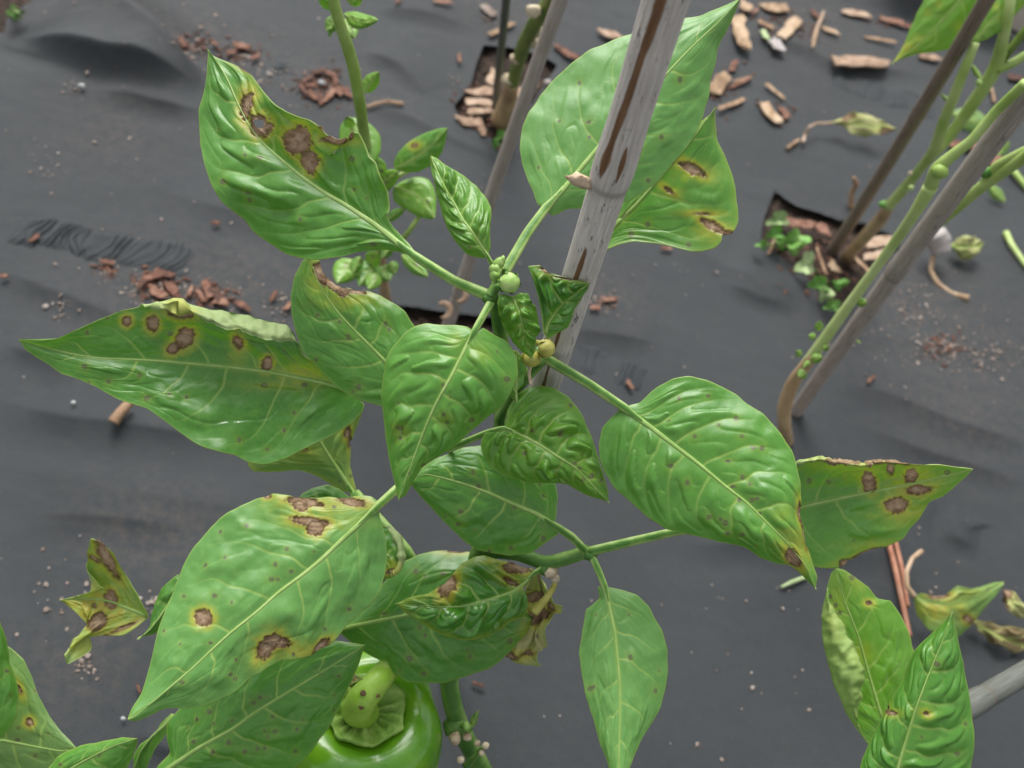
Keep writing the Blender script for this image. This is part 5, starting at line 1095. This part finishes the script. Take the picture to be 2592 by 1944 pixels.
# ------------------------------------------------------------------ LITTER ON THE FABRIC
def chip(fr, x, y, ln, wd, an, mat, label, cat, name, group=None, seed=0, thick=.10, h=None, curl=.15):
    """irregular sliver of wood: ln, wd in frame units, an = angle in the photo"""
    sc = FR[fr][2]; a = math.radians(an)
    g0 = G1(fr, x, y, .012); hz = gz(g0[0], g0[1]) if h is None else h
    p = G1(fr, x, y, hz + .003)
    e = G1(fr, x + math.cos(a) * ln / 2, y + math.sin(a) * ln / 2, hz + .003) - G1(fr, x - math.cos(a) * ln / 2, y - math.sin(a) * ln / 2, hz + .003)
    L = np.linalg.norm(e); ex = e / L; ey = np.cross([0, 0, 1], ex)
    w1 = G1(fr, x - math.sin(a) * wd / 2, y + math.cos(a) * wd / 2, hz + .003) - G1(fr, x + math.sin(a) * wd / 2, y - math.cos(a) * wd / 2, hz + .003); wdm = abs(np.dot(w1, ey))
    rg = np.random.default_rng(seed * 7 + 3); n = 7; th_ = max(.0012, wdm * thick)
    tilt = rg.uniform(-.10, .10); slant = rg.uniform(-.6, .6); slant2 = rg.uniform(-.6, .6); bend = rg.uniform(-.15, .15)
    V = []; prof = [(-.5, .1), (-.47, .9), (.1, 1.1), (.47, .95), (.5, .05), (.0, -.05)]
    for i in range(n + 1):
        t = i / n; tp = rg.uniform(.84, 1.12) * (rg.uniform(.75, 1) if 1 < i < n - 1 else (rg.uniform(.75, 1) if 0 < i < n else rg.uniform(.5, .95))); oy = rg.uniform(-.05, .05) * wdm + bend * wdm * math.sin(math.pi * t)
        for (u, v) in prof:
            V.append(p + ex * ((t - .5) * L + u * wdm * ((1 - t) * slant + t * slant2) * (1 if i in (0, n) else .5) + rg.uniform(-.03, .03) * L * (i in (0, n))) + ey * (u * wdm * tp + oy) + np.array([0, 0, v * th_ * rg.uniform(.85, 1.15) + tilt * (t - .5) * L + curl * wdm * ((2 * u) ** 2) * .3 + .0005]))
    m_ = len(prof); F = [[i * m_ + j, (i + 1) * m_ + j, (i + 1) * m_ + (j + 1) % m_, i * m_ + (j + 1) % m_] for i in range(n) for j in range(m_)] + [list(range(m_)), list(range(n * m_, n * m_ + m_))[::-1]]
    o = mesh_obj(name, V, F, M[mat], None, world_at=p, smooth=False); tag(o, label, cat, group); return o

GW = 'wood chips scattered on the black fabric'
WC = [('C1', 75, 240, 290, 140, 82, 'wood', 'largest oval tan wood chip right of the pale leaf tip'), ('C1', 330, 68, 190, 75, 5, 'wood', 'broad tan wood chip at the top, beside a reddish one'), 
      ('C1', 440, 215, 210, 105, -48, 'wood', 'thick tan wood chip lying on a slant in the top pile'), ('C1', 340, 345, 120, 95, 60, 'white', 'pale bleached wood chip at the foot of the top pile'), ('C1', 250, 265, 80, 50, 60, 'weed_pale', 'greenish chip at the left side of the top pile'),
      ('C1', 970, 482, 440, 95, 4, 'wood_pink', 'long flat pink-tan wood chip lying alone left of the brown cane'), ('C1', 300, 850, 200, 85, 52, 'wood', 'blunt tan wood chip above the shrivelled leaf'), ('C1', 400, 850, 100, 60, 60, 'bark', 'small reddish chip against the blunt tan chip'),
      ('C1', 655, 190, 190, 30, -70, 'wood_pink', 'upright thin sliver in the top pile'), ('C1', 630, 290, 150, 28, -75, 'wood', 'short thin sliver below the upright sliver in the top pile'), ('C1', 745, 238, 125, 36, 18, 'wood', 'flat sliver sticking out right of the top pile'), 
      ('C1', 935, 108, 215, 50, 10, 'wood_pink', 'pinkish slat below the timber edging'), ('C1', 40, 772, 140, 34, -28, 'twig', 'thin brown sliver right of the blotched leaf'), ('C1', 70, 625, 170, 30, -22, 'bark', 'thin reddish sliver right of the pale leaf'), ('C1', 1485, 435, 150, 55, 8, 'wood_pink', 'chip half hidden behind the brown cane'),
      ('C1', 1120, 305, 250, 22, 12, 'twig', 'long thin sliver left of the yellow leaf tip'), ('C1', 110, 60, 100, 80, 30, 'wood', 'rounded tan chip above the largest oval chip'), ('B1', 1360, 510, 150, 105, -55, 'wood', 'orange-tan chip right of the pale leaf edge'), ('B1', 700, 215, 130, 55, 5, 'wood_pink', 'tan chip touching the top edge of the pale leaf'),
      ('B1', 450, 325, 170, 34, 30, 'bark', 'reddish sliver between the slim cane and the pale leaf'), ('B1', 1420, 630, 180, 26, -25, 'twig', 'brown twiglike sliver below the orange-tan chip'), ('B1', 1490, 480, 120, 18, -18, 'twig', 'fine brown sliver above the orange-tan chip'), ('C1', 260, 190, 130, 36, 20, 'twig', 'brown sliver across the left of the top pile'),
      ('C1', 330, 690, 190, 26, 35, 'wood', 'pale splinter above the blunt tan chip'), ('C1', 20, 500, 80, 60, -70, 'bark', 'brown bark flake below the largest oval chip'), ('C4', 1540, 90, 130, 70, 40, 'grain', 'pale crumbly chip above the chip-filled hole'), ('C4', 1640, 235, 220, 45, -25, 'wood', 'orange splinter beside the thin greenish cane'), ('C4', 1170, 20, 150, 28, 5, 'bark', 'reddish sliver at the top edge, left of the thin greenish cane'),
      ('C4', 2140, 420, 200, 50, 40, 'bark', 'red-brown chip right of the slim pinkish cane'), ('C1', 1760, 1100, 260, 70, 8, 'bark', 'orange bark strip between the green branches on the right'), ('C1', 1960, 1215, 130, 80, -5, 'bark', 'orange bark chip just under the long cane on the right'), ('C1', 2140, 590, 130, 45, 8, 'bark', 'orange-red chip at the right edge')]
for k, (fr, x, y, ln, wd, an, mt, lb) in enumerate(WC): chip(fr, x, y, ln * .95, wd * .92, an, mt, lb, 'wood chip', 'wood_chip', GW, k + 1)
GH = 'wood chips filling the planting hole at the top'
for k, (x, y, ln, wd, an, lb) in enumerate([(1490, 740, 240, 70, -8, 'uppermost long chip in the top planting hole'), (1470, 830, 230, 65, 4, 'middle long chip in the top planting hole'), (1470, 895, 210, 50, -6, 'lower long chip in the top planting hole'), (1375, 985, 120, 110, 35, 'round pink chip at the left corner of the top planting hole'),
        (1470, 1020, 150, 60, 75, 'curved chip beside the round pink chip in the top hole'), (1560, 620, 120, 70, -70, 'brown upright chip at the back of the top planting hole'), (1800, 760, 120, 80, 60, 'pink chip right of the old stem in the top hole'), (1790, 880, 100, 60, -30, 'small chip low right of the old stem in the top hole'), (1870, 700, 90, 60, 20, 'chip between the old stem and the slim cane')]):
    chip('C4', x, y, ln, wd, an, 'wood_pink', lb, 'wood chip', 'wood_chip', GH, k + 101, h=.004)
for k, (x, y, ln, wd, an, mt, lb) in enumerate([(440, 230, 190, 60, 12, 'bark', 'orange-brown chip behind the bright weed in the right hole'), (590, 260, 110, 70, 30, 'bark', 'brown chip left of the brown cane base'), (980, 355, 190, 70, -5, 'wood_pink', 'pink chip at the right end of the right planting hole'), (950, 430, 170, 60, -15, 'wood_pink', 'lower pink chip at the right end of the right planting hole'),
        (670, 510, 80, 60, 60, 'wood', 'pale chip at the foot of the tan stem in the right hole'), (590, 470, 190, 20, 70, 'twig', 'thin pinkish twig in the middle of the right planting hole'), (860, 500, 150, 24, 45, 'twig', 'yellowish twig right of the tan stem base'), (265, 380, 110, 22, -70, 'twig', 'curved tan twig at the left corner of the right hole')]):
    chip('C2', x, y, ln, wd, an, mt, lb, 'wood chip', 'wood_chip', 'chips lying in the right planting hole', k + 151, h=.004)

def bark_bits(fr, items, label, group, k0, place=None):
    if place is None and len(items) > 1:
        n_ = len(items); place = ['an inner piece'] * n_; ax_ = lambda f: sorted(range(n_), key=f)
        order = [('leftmost', ax_(lambda i: items[i][0])), ('rightmost', ax_(lambda i: -items[i][0])), ('topmost', ax_(lambda i: items[i][1])), ('lowest', ax_(lambda i: -items[i][1])), ('biggest', ax_(lambda i: -items[i][2] * items[i][3])),
                 ('second from the left', ax_(lambda i: items[i][0])), ('second from the right', ax_(lambda i: -items[i][0]))]
        done = set()
        for w_, od in order:
            c_ = od[1] if w_.startswith('second') else od[0]
            if c_ not in done: place[c_] = w_; done.add(c_)
    for k, (x, y, ln, wd, an) in enumerate(items):
        lb = label if place is None else label + ', ' + place[k]
        chip(fr, x, y, ln * .9, wd * .85, an, 'bark', lb, 'bark bit', 'bark_bit', group, k0 + k, thick=.16)
bark_bits('C3', [(680, 98, 85, 32, 8), (740, 120, 60, 26, 50), (960, 225, 60, 32, 65), (1270, 250, 95, 36, 10), (1340, 305, 55, 28, -25), (955, 310, 45, 26, 60), (1130, 235, 40, 22, 20), (1215, 280, 60, 26, -10)], 'small red bark bit in the upper left gravelly strip', 'bark bits in the gravelly strip at upper left', 300)
bark_bits('C3', [(180, 1255, 66, 30, -42), (565, 1380, 82, 30, 8), (20, 1455, 44, 24, 5)], 'small orange bark bit lying alone on the ruffled seam at left', 'lone bark bits on the left seam', 320)
bark_bits('C3', [(800, 1460, 125, 46, -20), (860, 1440, 110, 40, 15), (740, 1500, 60, 30, -40), (900, 1520, 90, 70, 50), (830, 1540, 110, 60, 30), (1000, 1530, 70, 26, -70), (1090, 1520, 110, 60, 70), (1130, 1550, 100, 60, 40), (1060, 1560, 70, 36, 60), (1160, 1590, 80, 46, 10), (940, 1580, 70, 50, 80)], 'red bark bit in the clump above the long left leaf', 'bark clump above the long left leaf', 330)
bark_bits('C3', [(1435, 1560, 66, 28, -52), (1275, 1610, 95, 40, 30), (1510, 1610, 60, 34, -50), (1130, 1175, 45, 25, 10)], 'small red bark bit near the scorched-notch leaf', 'bark bits beside the notched leaf', 350)
bark_bits('C4', [(180, 580, 130, 46, -10), (270, 600, 100, 50, 30), (310, 640, 90, 50, 70), (90, 640, 110, 46, -40), (60, 720, 110, 46, 60), (140, 770, 120, 60, 40), (260, 770, 130, 60, -50), (320, 740, 110, 50, 30), (190, 800, 90, 50, 80), (370, 720, 120, 46, 10), (110, 690, 80, 40, 0), (420, 760, 90, 40, 20)], 'red-brown bark bit in the ring-shaped clump behind the pale young stem', 'ring-shaped bark clump', 360)
bark_bits('C1', [(1200, 165, 200, 46, 14), (1300, 200, 110, 36, 10), (630, 110, 85, 34, 50), (180, 90, 60, 30, -40)], 'red bark bit near the timber edging at the top right', 'bark bits by the timber edging', 380)
bark_bits('B4', [(1425, 1070, 100, 30, 22)], 'orange bark bit on bare fabric below the withered leaf', None, 390)
bark_bits('B3', [(778, 1205, 60, 22, 65)], 'orange bark bit at the tip of the largest lower left leaf', None, 391)
bark_bits('C2', [(915, 1250, 70, 30, -45)], 'orange bark bit right of the long grey cane', None, 392)
bark_bits('A3', [(1535, 940, 60, 30, 60), (1420, 465, 90, 30, -5), (1340, 510, 60, 34, 10), (1740, 178, 70, 24, 5)], 'orange bark bit right of the growing tip, on the middle fabric', 'bark bits right of the growing tip', 393)
bark_bits('C4', [(1305, 470, 80, 36, 85), (820, 10, 60, 34, -50)], 'red bark bit left of the top planting hole', 'bark bits left of the top hole', 400)

# pebbles and sand
def pebble(fr, x, y, r, mat, label, k, sq=(1, .8, .6)):
    g = G1(fr, x, y, .014); h = gz(g[0], g[1]); p = G1(fr, x, y, h + .003); rr = .62 * r * FR[fr][2] * gdepth(fr, x, y) / F_PX
    o = lump(None, 'pebble', p + np.array([0, 0, rr * .4]), rr, mat, sq, k, .3); tag(o, label, 'pebble')
pebble('C4', 200, 672, 50, 'pebble', 'grey pebble inside the ring-shaped bark clump', 1)
pebble('C4', 2010, 670, 52, 'white', 'white pebble between the slim cane and the pale leaf', 2)
pebble('C3', 430, 455, 32, 'pebble', 'pale crumbled pebble on the upper left fabric', 3, (1, .6, .4))
pebble('A2', 412, 840, 20, 'pebble', 'small white pebble below the long left leaf', 4)
pebble('B1', 1285, 1480 - 1135, 15, 'pebble', 'glinting pebble right of the pale leaf', 5)
pebble('B3', 690, 1370, 22, 'pebble', 'pale pebble touching the tip of the largest lower left leaf', 6)
rg = np.random.default_rng(11); mbg = MB(); iv, if_ = ico()
ZON = [('C3', 620, 60, 720, 120, 40), ('C3', 980, 210, 80, 60, 60), ('C3', 1240, 290, 130, 60, 70), ('C3', 1000, 330, 100, 80, 30), ('C3', 560, 1400, 60, 80, 30), ('C3', 720, 1540, 70, 50, 45), ('C3', 900, 1500, 140, 60, 60), ('C3', 1150, 1560, 120, 60, 50), ('C3', 1480, 1590, 80, 60, 40), ('C3', 1400, 380, 150, 60, 50),
       ('C2', 1150, 700, 150, 90, 50), ('C2', 1370, 1050, 140, 90, 90), ('C2', 1700, 1080, 200, 60, 60), ('C2', 1250, 820, 150, 60, 40), ('C2', 1400, 1000, 500, 250, 90), ('C4', 1290, 600, 60, 100, 14), ('C4', 1540, 110, 60, 60, 40), ('C4', 700, 790, 160, 40, 20), ('C1', 500, 200, 250, 120, 60), ('C4', 200, 700, 180, 120, 60),
       ('A3', 1380, 480, 80, 60, 40), ('B3', 480, 1080, 60, 40, 26), ('B3', 300, 700, 300, 300, 26), ('B3', 840, 690, 40, 60, 14), ('C3', 240, 850, 120, 120, 18), ('C3', 380, 460, 60, 60, 24), ('F', 400, 500, 500, 400, 130), ('F', 1500, 500, 900, 500, 150), ('F', 1500, 1300, 900, 400, 80), ('B2', 1000, 1150, 500, 500, 20), ('A2', 340, 320, 60, 60, 18)]
for fr, x, y, sx_, sy_, cnt in ZON:
    for k in range(cnt):
        px_, py_ = x + rg.normal() * sx_ * .6, y + rg.normal() * sy_ * .6
        q = fx(fr, [(px_, py_)])[0]
        if rays(q[None])[0][2] > -.2: continue
        g = GR(q[None], .012)[0]
        if abs(g[0]) > 1.0 or g[1] > 1.7 or g[1] < 0: continue
        r = rg.choice([.0006, .0009, .0012, .0016], p=[.45, .33, .17, .05]) * rg.uniform(.8, 1.3)
        mbg.add(iv * r * np.array([rg.uniform(.8, 1.3), rg.uniform(.8, 1.3), .6]) * (1 + .8 * (rg.random((12, 1)) - .5)) + np.array([g[0], g[1], gz(g[0], g[1]) + r * .5]), if_)
sg = mbg.build('sand_grains', M['grain'], smooth=False); sg['kind'] = 'stuff'
mbc = MB()
for fr, x, y, sx_, sy_, cnt in [('C3', 830, 1500, 110, 60, 120), ('C3', 1120, 1560, 90, 50, 90), ('C4', 200, 690, 170, 110, 160), ('C3', 1000, 230, 140, 60, 60), ('C3', 1250, 270, 110, 40, 40), ('C1', 430, 230, 260, 110, 120), ('C1', 1200, 180, 200, 40, 40), ('C2', 1370, 1050, 140, 80, 60), ('B1', 1420, 560, 120, 120, 40), ('C4', 1500, 800, 180, 200, 90), ('C2', 600, 480, 260, 180, 140), ('A3', 1390, 490, 60, 30, 20), ('C1', 350, 850, 140, 60, 30), ('C3', 560, 1420, 60, 60, 25)]:
    for k in range(cnt):
        q = fx(fr, [(x + rg.normal() * sx_ * .6, y + rg.normal() * sy_ * .6)])[0]
        if rays(q[None])[0][2] > -.2: continue
        g = GR(q[None], .008)[0]
        if abs(g[0]) > .64 or g[1] > 1.5: continue
        a_ = rg.uniform(0, 6.28); L2 = rg.uniform(.002, .0075); W2 = L2 * rg.uniform(.15, .45); ca, sa = math.cos(a_), math.sin(a_)
        v_ = iv * np.array([L2 * .6, W2 * .6, W2 * .4]) * (1 + .5 * (rg.random((12, 1)) - .5)); v_ = np.stack([v_[:, 0] * ca - v_[:, 1] * sa, v_[:, 0] * sa + v_[:, 1] * ca, v_[:, 2] + rg.uniform(-.3, .3) * v_[:, 0]], 1)
        mbc.add(v_ + np.array([g[0], g[1], gz(g[0], g[1]) + W2 * .4]), if_)
cb = mbc.build('bark_crumbs', M['bark'], smooth=False); cb['kind'] = 'stuff'
# scatter of chips of soil in the holes
mbs = MB()
for poly in HOLES:
    lo, hi = poly.min(0), poly.max(0)
    for k in range(420):
        x, y = rg.uniform(lo[0], hi[0]), rg.uniform(lo[1], hi[1])
        if not poly_inside(np.array([x]), np.array([y]), poly)[0]: continue
        r = rg.uniform(.0015, .0045); mbs.add(iv * r * (1 + .5 * (rg.random((12, 1)) - .5)) + np.array([x, y, -.012 + rg.uniform(0, .006)]), if_)
cl = mbs.build('soil_clods', M['soil'], smooth=False); cl['kind'] = 'stuff'

# fallen leaves
def fallen(label, cat, fr, kind, **k):
    g = k.pop('at'); base = G1(fr, g[0], g[1], .014); t_ = thing('fallen_leaf', base, label, cat, 'fallen leaves on the fabric'); return t_
def gd2(fr, x, y, h): return gdepth(fr, x, y, h)
t1 = fallen('curled yellow-green fallen leaf with a long hooked stalk, left of the brown cane', 'fallen leaf', 'C1', 0, at=(900, 960))
dA_ = gd2('C1', 1000, 940, .03)
leaf(t1, 'C1', [(740, 925), (840, 905), (950, 925), (1060, 945), (1160, 960), (1255, 965)], [(800, 880), (880, 842), (960, 850), (1060, 870), (1160, 920)], [(830, 960), (890, 985), (930, 1015), (1010, 1025), (1090, 1000), (1150, 1005), (1220, 990)], (dA_, dA_ - .006, dA_), n=5, amp=.002, tone=.6, mat='leaf_dry', wave=(.006, 2.5), undul=.004, lesions=[(1180, 985, 60, 30, 0, .3), (880, 870, 50, 22, -10, .3)], rib=.001, res=4, rnd=0)
dB_ = gd2('C1', 560, 1000, .02)
stem(t1, 'C1', [(760, 925, dA_), (650, 925, dA_), (590, 950, dB_), (555, 1010, dB_ + .006), (540, 1070, gd2('C1', 540, 1070, .014))], [.0016, .0015, .0015, .0016, .002], 'wood_pink', 26, 8, 'petiole')
t2 = fallen('yellow and green fallen leaf with a curved stalk at the right edge', 'fallen leaf', 'B2', 0, at=(1500, 1020))
dC_ = gd2('B2', 1520, 1010, .035)
leaf(t2, 'B2', [(1372, 965), (1440, 990), (1520, 1000), (1600, 980), (1670, 945), (1735, 912)], [(1400, 955), (1450, 970), (1500, 960), (1550, 925), (1600, 935), (1650, 930), (1700, 918)], [(1385, 1040), (1430, 1105), (1500, 1130), (1555, 1130), (1600, 1080), (1640, 1030), (1690, 970)], (dC_, dC_ - .012, dC_ + .006), n=5, amp=.0015, tone=.6, mat='leaf_pale', wave=(.004, 2), undul=.003,
     lesions=[(1470, 968, 40, 12, -5), (1590, 1060, 20, 14, 30)], halos=[(1460, 1010, 110, 50, 1.0), (1580, 960, 60, 25, .6)], rib=.0012, res=4, rnd=2)
stem(t2, 'B2', [(1375, 970, dC_), (1345, 930, dC_), (1342, 870, dC_ + .01), (1365, 815, dC_ + .02), (1402, 788, dC_ + .03)], [.0020, .0017, .0016, .0016, .002], 'wood', 24, 8, 'petiole')
t3 = fallen('brown shrivelled fallen leaf below the yellow and green one', 'fallen leaf', 'B2', 0, at=(1720, 1120)); dD_ = gd2('B2', 1720, 1120, .02)
leaf(t3, 'B2', [(1585, 1055), (1650, 1095), (1720, 1130), (1790, 1160), (1860, 1170)], [(1640, 1065), (1700, 1080), (1780, 1090), (1840, 1110)], [(1620, 1095), (1680, 1150), (1730, 1175), (1800, 1190)], (dD_, dD_ - .006, dD_), n=4, amp=.003, tone=.5, mat='leaf_brown', wave=(.006, 3), undul=.005, rib=.001, res=4, rnd=0)
t4 = fallen('pale curled fallen leaf with brown edges, cut by the right border', 'fallen leaf', 'B2', 0, at=(1790, 1000)); dE_ = gd2('B2', 1790, 1000, .03)
leaf(t4, 'B2', [(1735, 940), (1760, 980), (1800, 1020), (1850, 1060)], [(1770, 945), (1810, 985), (1860, 1020)], [(1728, 980), (1745, 1020), (1790, 1055)], (dE_, dE_ - .008, dE_), n=4, amp=.002, tone=.7, mat='leaf_dry', wave=(.005, 2), undul=.003, lesions=[(1745, 955, 26, 22, 60, .3), (1742, 1000, 8, 40, -10, .3)], rib=.0008, res=4, rnd=0)
t5 = fallen('small crumpled tan leaf ball beside the white husk on the right', 'fallen leaf', 'C2', 0, at=(1560, 390)); dF_ = gd2('C2', 1560, 380, .025)
leaf(t5, 'C2', [(1430, 370), (1490, 370), (1560, 375), (1620, 370), (1665, 350)], [(1480, 320), (1540, 295), (1610, 315)], [(1480, 420), (1520, 460), (1580, 455), (1630, 405)], (dF_, dF_ - .012, dF_), eA=.01, eB=.012, n=4, amp=.004, tone=.35, mat='leaf_dry', wave=(.006, 2), undul=.006, rib=0, res=4, rnd=6)
t6 = thing('dry_husk', G1('C2', 1360, 360, .014), 'white tubular husk with a long curved tan stalk on the fabric at right', 'husk'); dG_ = gd2('C2', 1360, 380, .03)
stem(t6, 'C2', [(1340, 285, dG_ - .004), (1365, 340, dG_), (1385, 420, dG_)], [.010, .0115, .0085], 'white', 16, 14, 'husk_tube')
stem(t6, 'C2', [(1375, 390, dG_), (1330, 430, dG_ + .004), (1308, 530, dG_ + .004), (1360, 620, dG_ - .004), (1450, 685, dG_ - .008), (1560, 715, gd2('C2', 1560, 715, .014))], [.0030, .0026, .0024, .0024, .0024, .0036], 'wood', 40, 10, 'stalk')
t7 = fallen('pale green fallen leaf behind the green branches on the right', 'fallen leaf', 'C1', 0, at=(1830, 900)); dH_ = gd2('C1', 1830, 900, .02)
auto_leaf(t7, 'C1', (1660, 850), (1960, 960), 90, (dH_, dH_ - .004), n=4, mat='leaf_pale', tone=.95, rib=.0008, res=4.5, rnd=0, amp=.001)
t8 = fallen('pale green pointed fallen leaf right of the long cane', 'fallen leaf', 'C1', 0, at=(2000, 1440)); dI_ = gd2('C1', 2000, 1440, .02)
auto_leaf(t8, 'C1', (1930, 1390), (2060, 1515), 46, (dI_, dI_), n=4, mat='leaf_pale', tone=.95, rib=.0006, res=4.5, rnd=0)
t9 = fallen('small pale fallen leaf against the long cane near the orange bark', 'fallen leaf', 'C1', 0, at=(2040, 1110)); dJ_ = gd2('C1', 2040, 1110, .02)
auto_leaf(t9, 'C1', (2080, 1050), (1990, 1180), 46, (dJ_, dJ_), n=4, mat='leaf_pale', tone=.8, rib=0, res=4.5, rnd=0)
# loose stalk, twig, needles
def strand(name, label, cat, fr, pts, r, mat, group=None, seg=7):
    w = []
    for x, y, h in pts:
        g = G1(fr, x, y, .014); w.append(G1(fr, x, y, gz(g[0], g[1]) + h))
    V, F = tube_arrays(w, r, seg, n=24); o = mesh_obj(name, V, F, M[mat], None, world_at=w[0]); tag(o, label, cat, group); return o
strand('loose_stalk', 'pale green loose leaf stalk at the right border', 'stalk', 'C2', [(1805, 285, .003), (1840, 360, .006), (1930, 490, .004), (2010, 590, .003)], [.0036, .003, .0028, .0026], 'stem_pale')
strand('loose_stalk', 'pale loose stalk slanting right of the pale fallen leaf', 'stalk', 'C1', [(2080, 1220, .003), (2130, 1300, .006), (2230, 1420, .004)], [.004, .0036, .0034], 'stem_pale')
strand('twig', 'short brown twig poking out under the long left leaf', 'twig', 'A2', [(635, 950, .004), (670, 900, .008), (730, 835, .01)], [.0042, .0036, .0034], 'twig')
strand('dry_stalk', 'upright dry stalk left of the brown cane', 'stalk', 'C1', [(900, 1560, .0), (905, 1450, .012), (945, 1380, .025), (920, 1330, .03)], [.003, .0028, .0026, .002], 'twig')
strand('dry_stalk', 'pinkish dry stalk lying right of the pale young stem', 'stalk', 'C4', [(560, 860, .003), (640, 830, .004), (740, 815, .004), (855, 832, .003)], [.0016, .0018, .0018, .0022], 'twig')
GN = 'pine needles on the fabric at lower right'
strand('pine_needle', 'longer reddish pine needle below the right hand pointed leaf', 'needle', 'B2', [(1262, 715, .004), (1300, 870, .006), (1355, 1130, .004)], [.0020, .0022, .0018], 'needle', GN)
strand('pine_needle', 'second reddish pine needle, just right of the longer one', 'needle', 'B2', [(1295, 740, .004), (1325, 860, .006), (1348, 1010, .004)], [.0018, .0018, .0014], 'needle', GN)
strand('grass_blade', 'faint pale grass blade below the tip of the largest right leaf', 'grass', 'B2', [(838, 932, .003), (880, 912, .004), (940, 890, .003)], [.001, .0016, .0016], 'weed_pale')
strand('dry_stalk', 'short dry stalk hanging between the green branches at top right', 'stalk', 'C1', [(1945, 650, .003), (1965, 700, .004), (1975, 770, .003)], [.002, .002, .0018], 'twig')
strand('dry_stalk', 'brown sliver by the hooked stalk of the curled fallen leaf', 'stalk', 'C1', [(420, 1115, .003), (470, 1075, .004), (510, 1050, .003)], [.002, .002, .0018], 'twig')
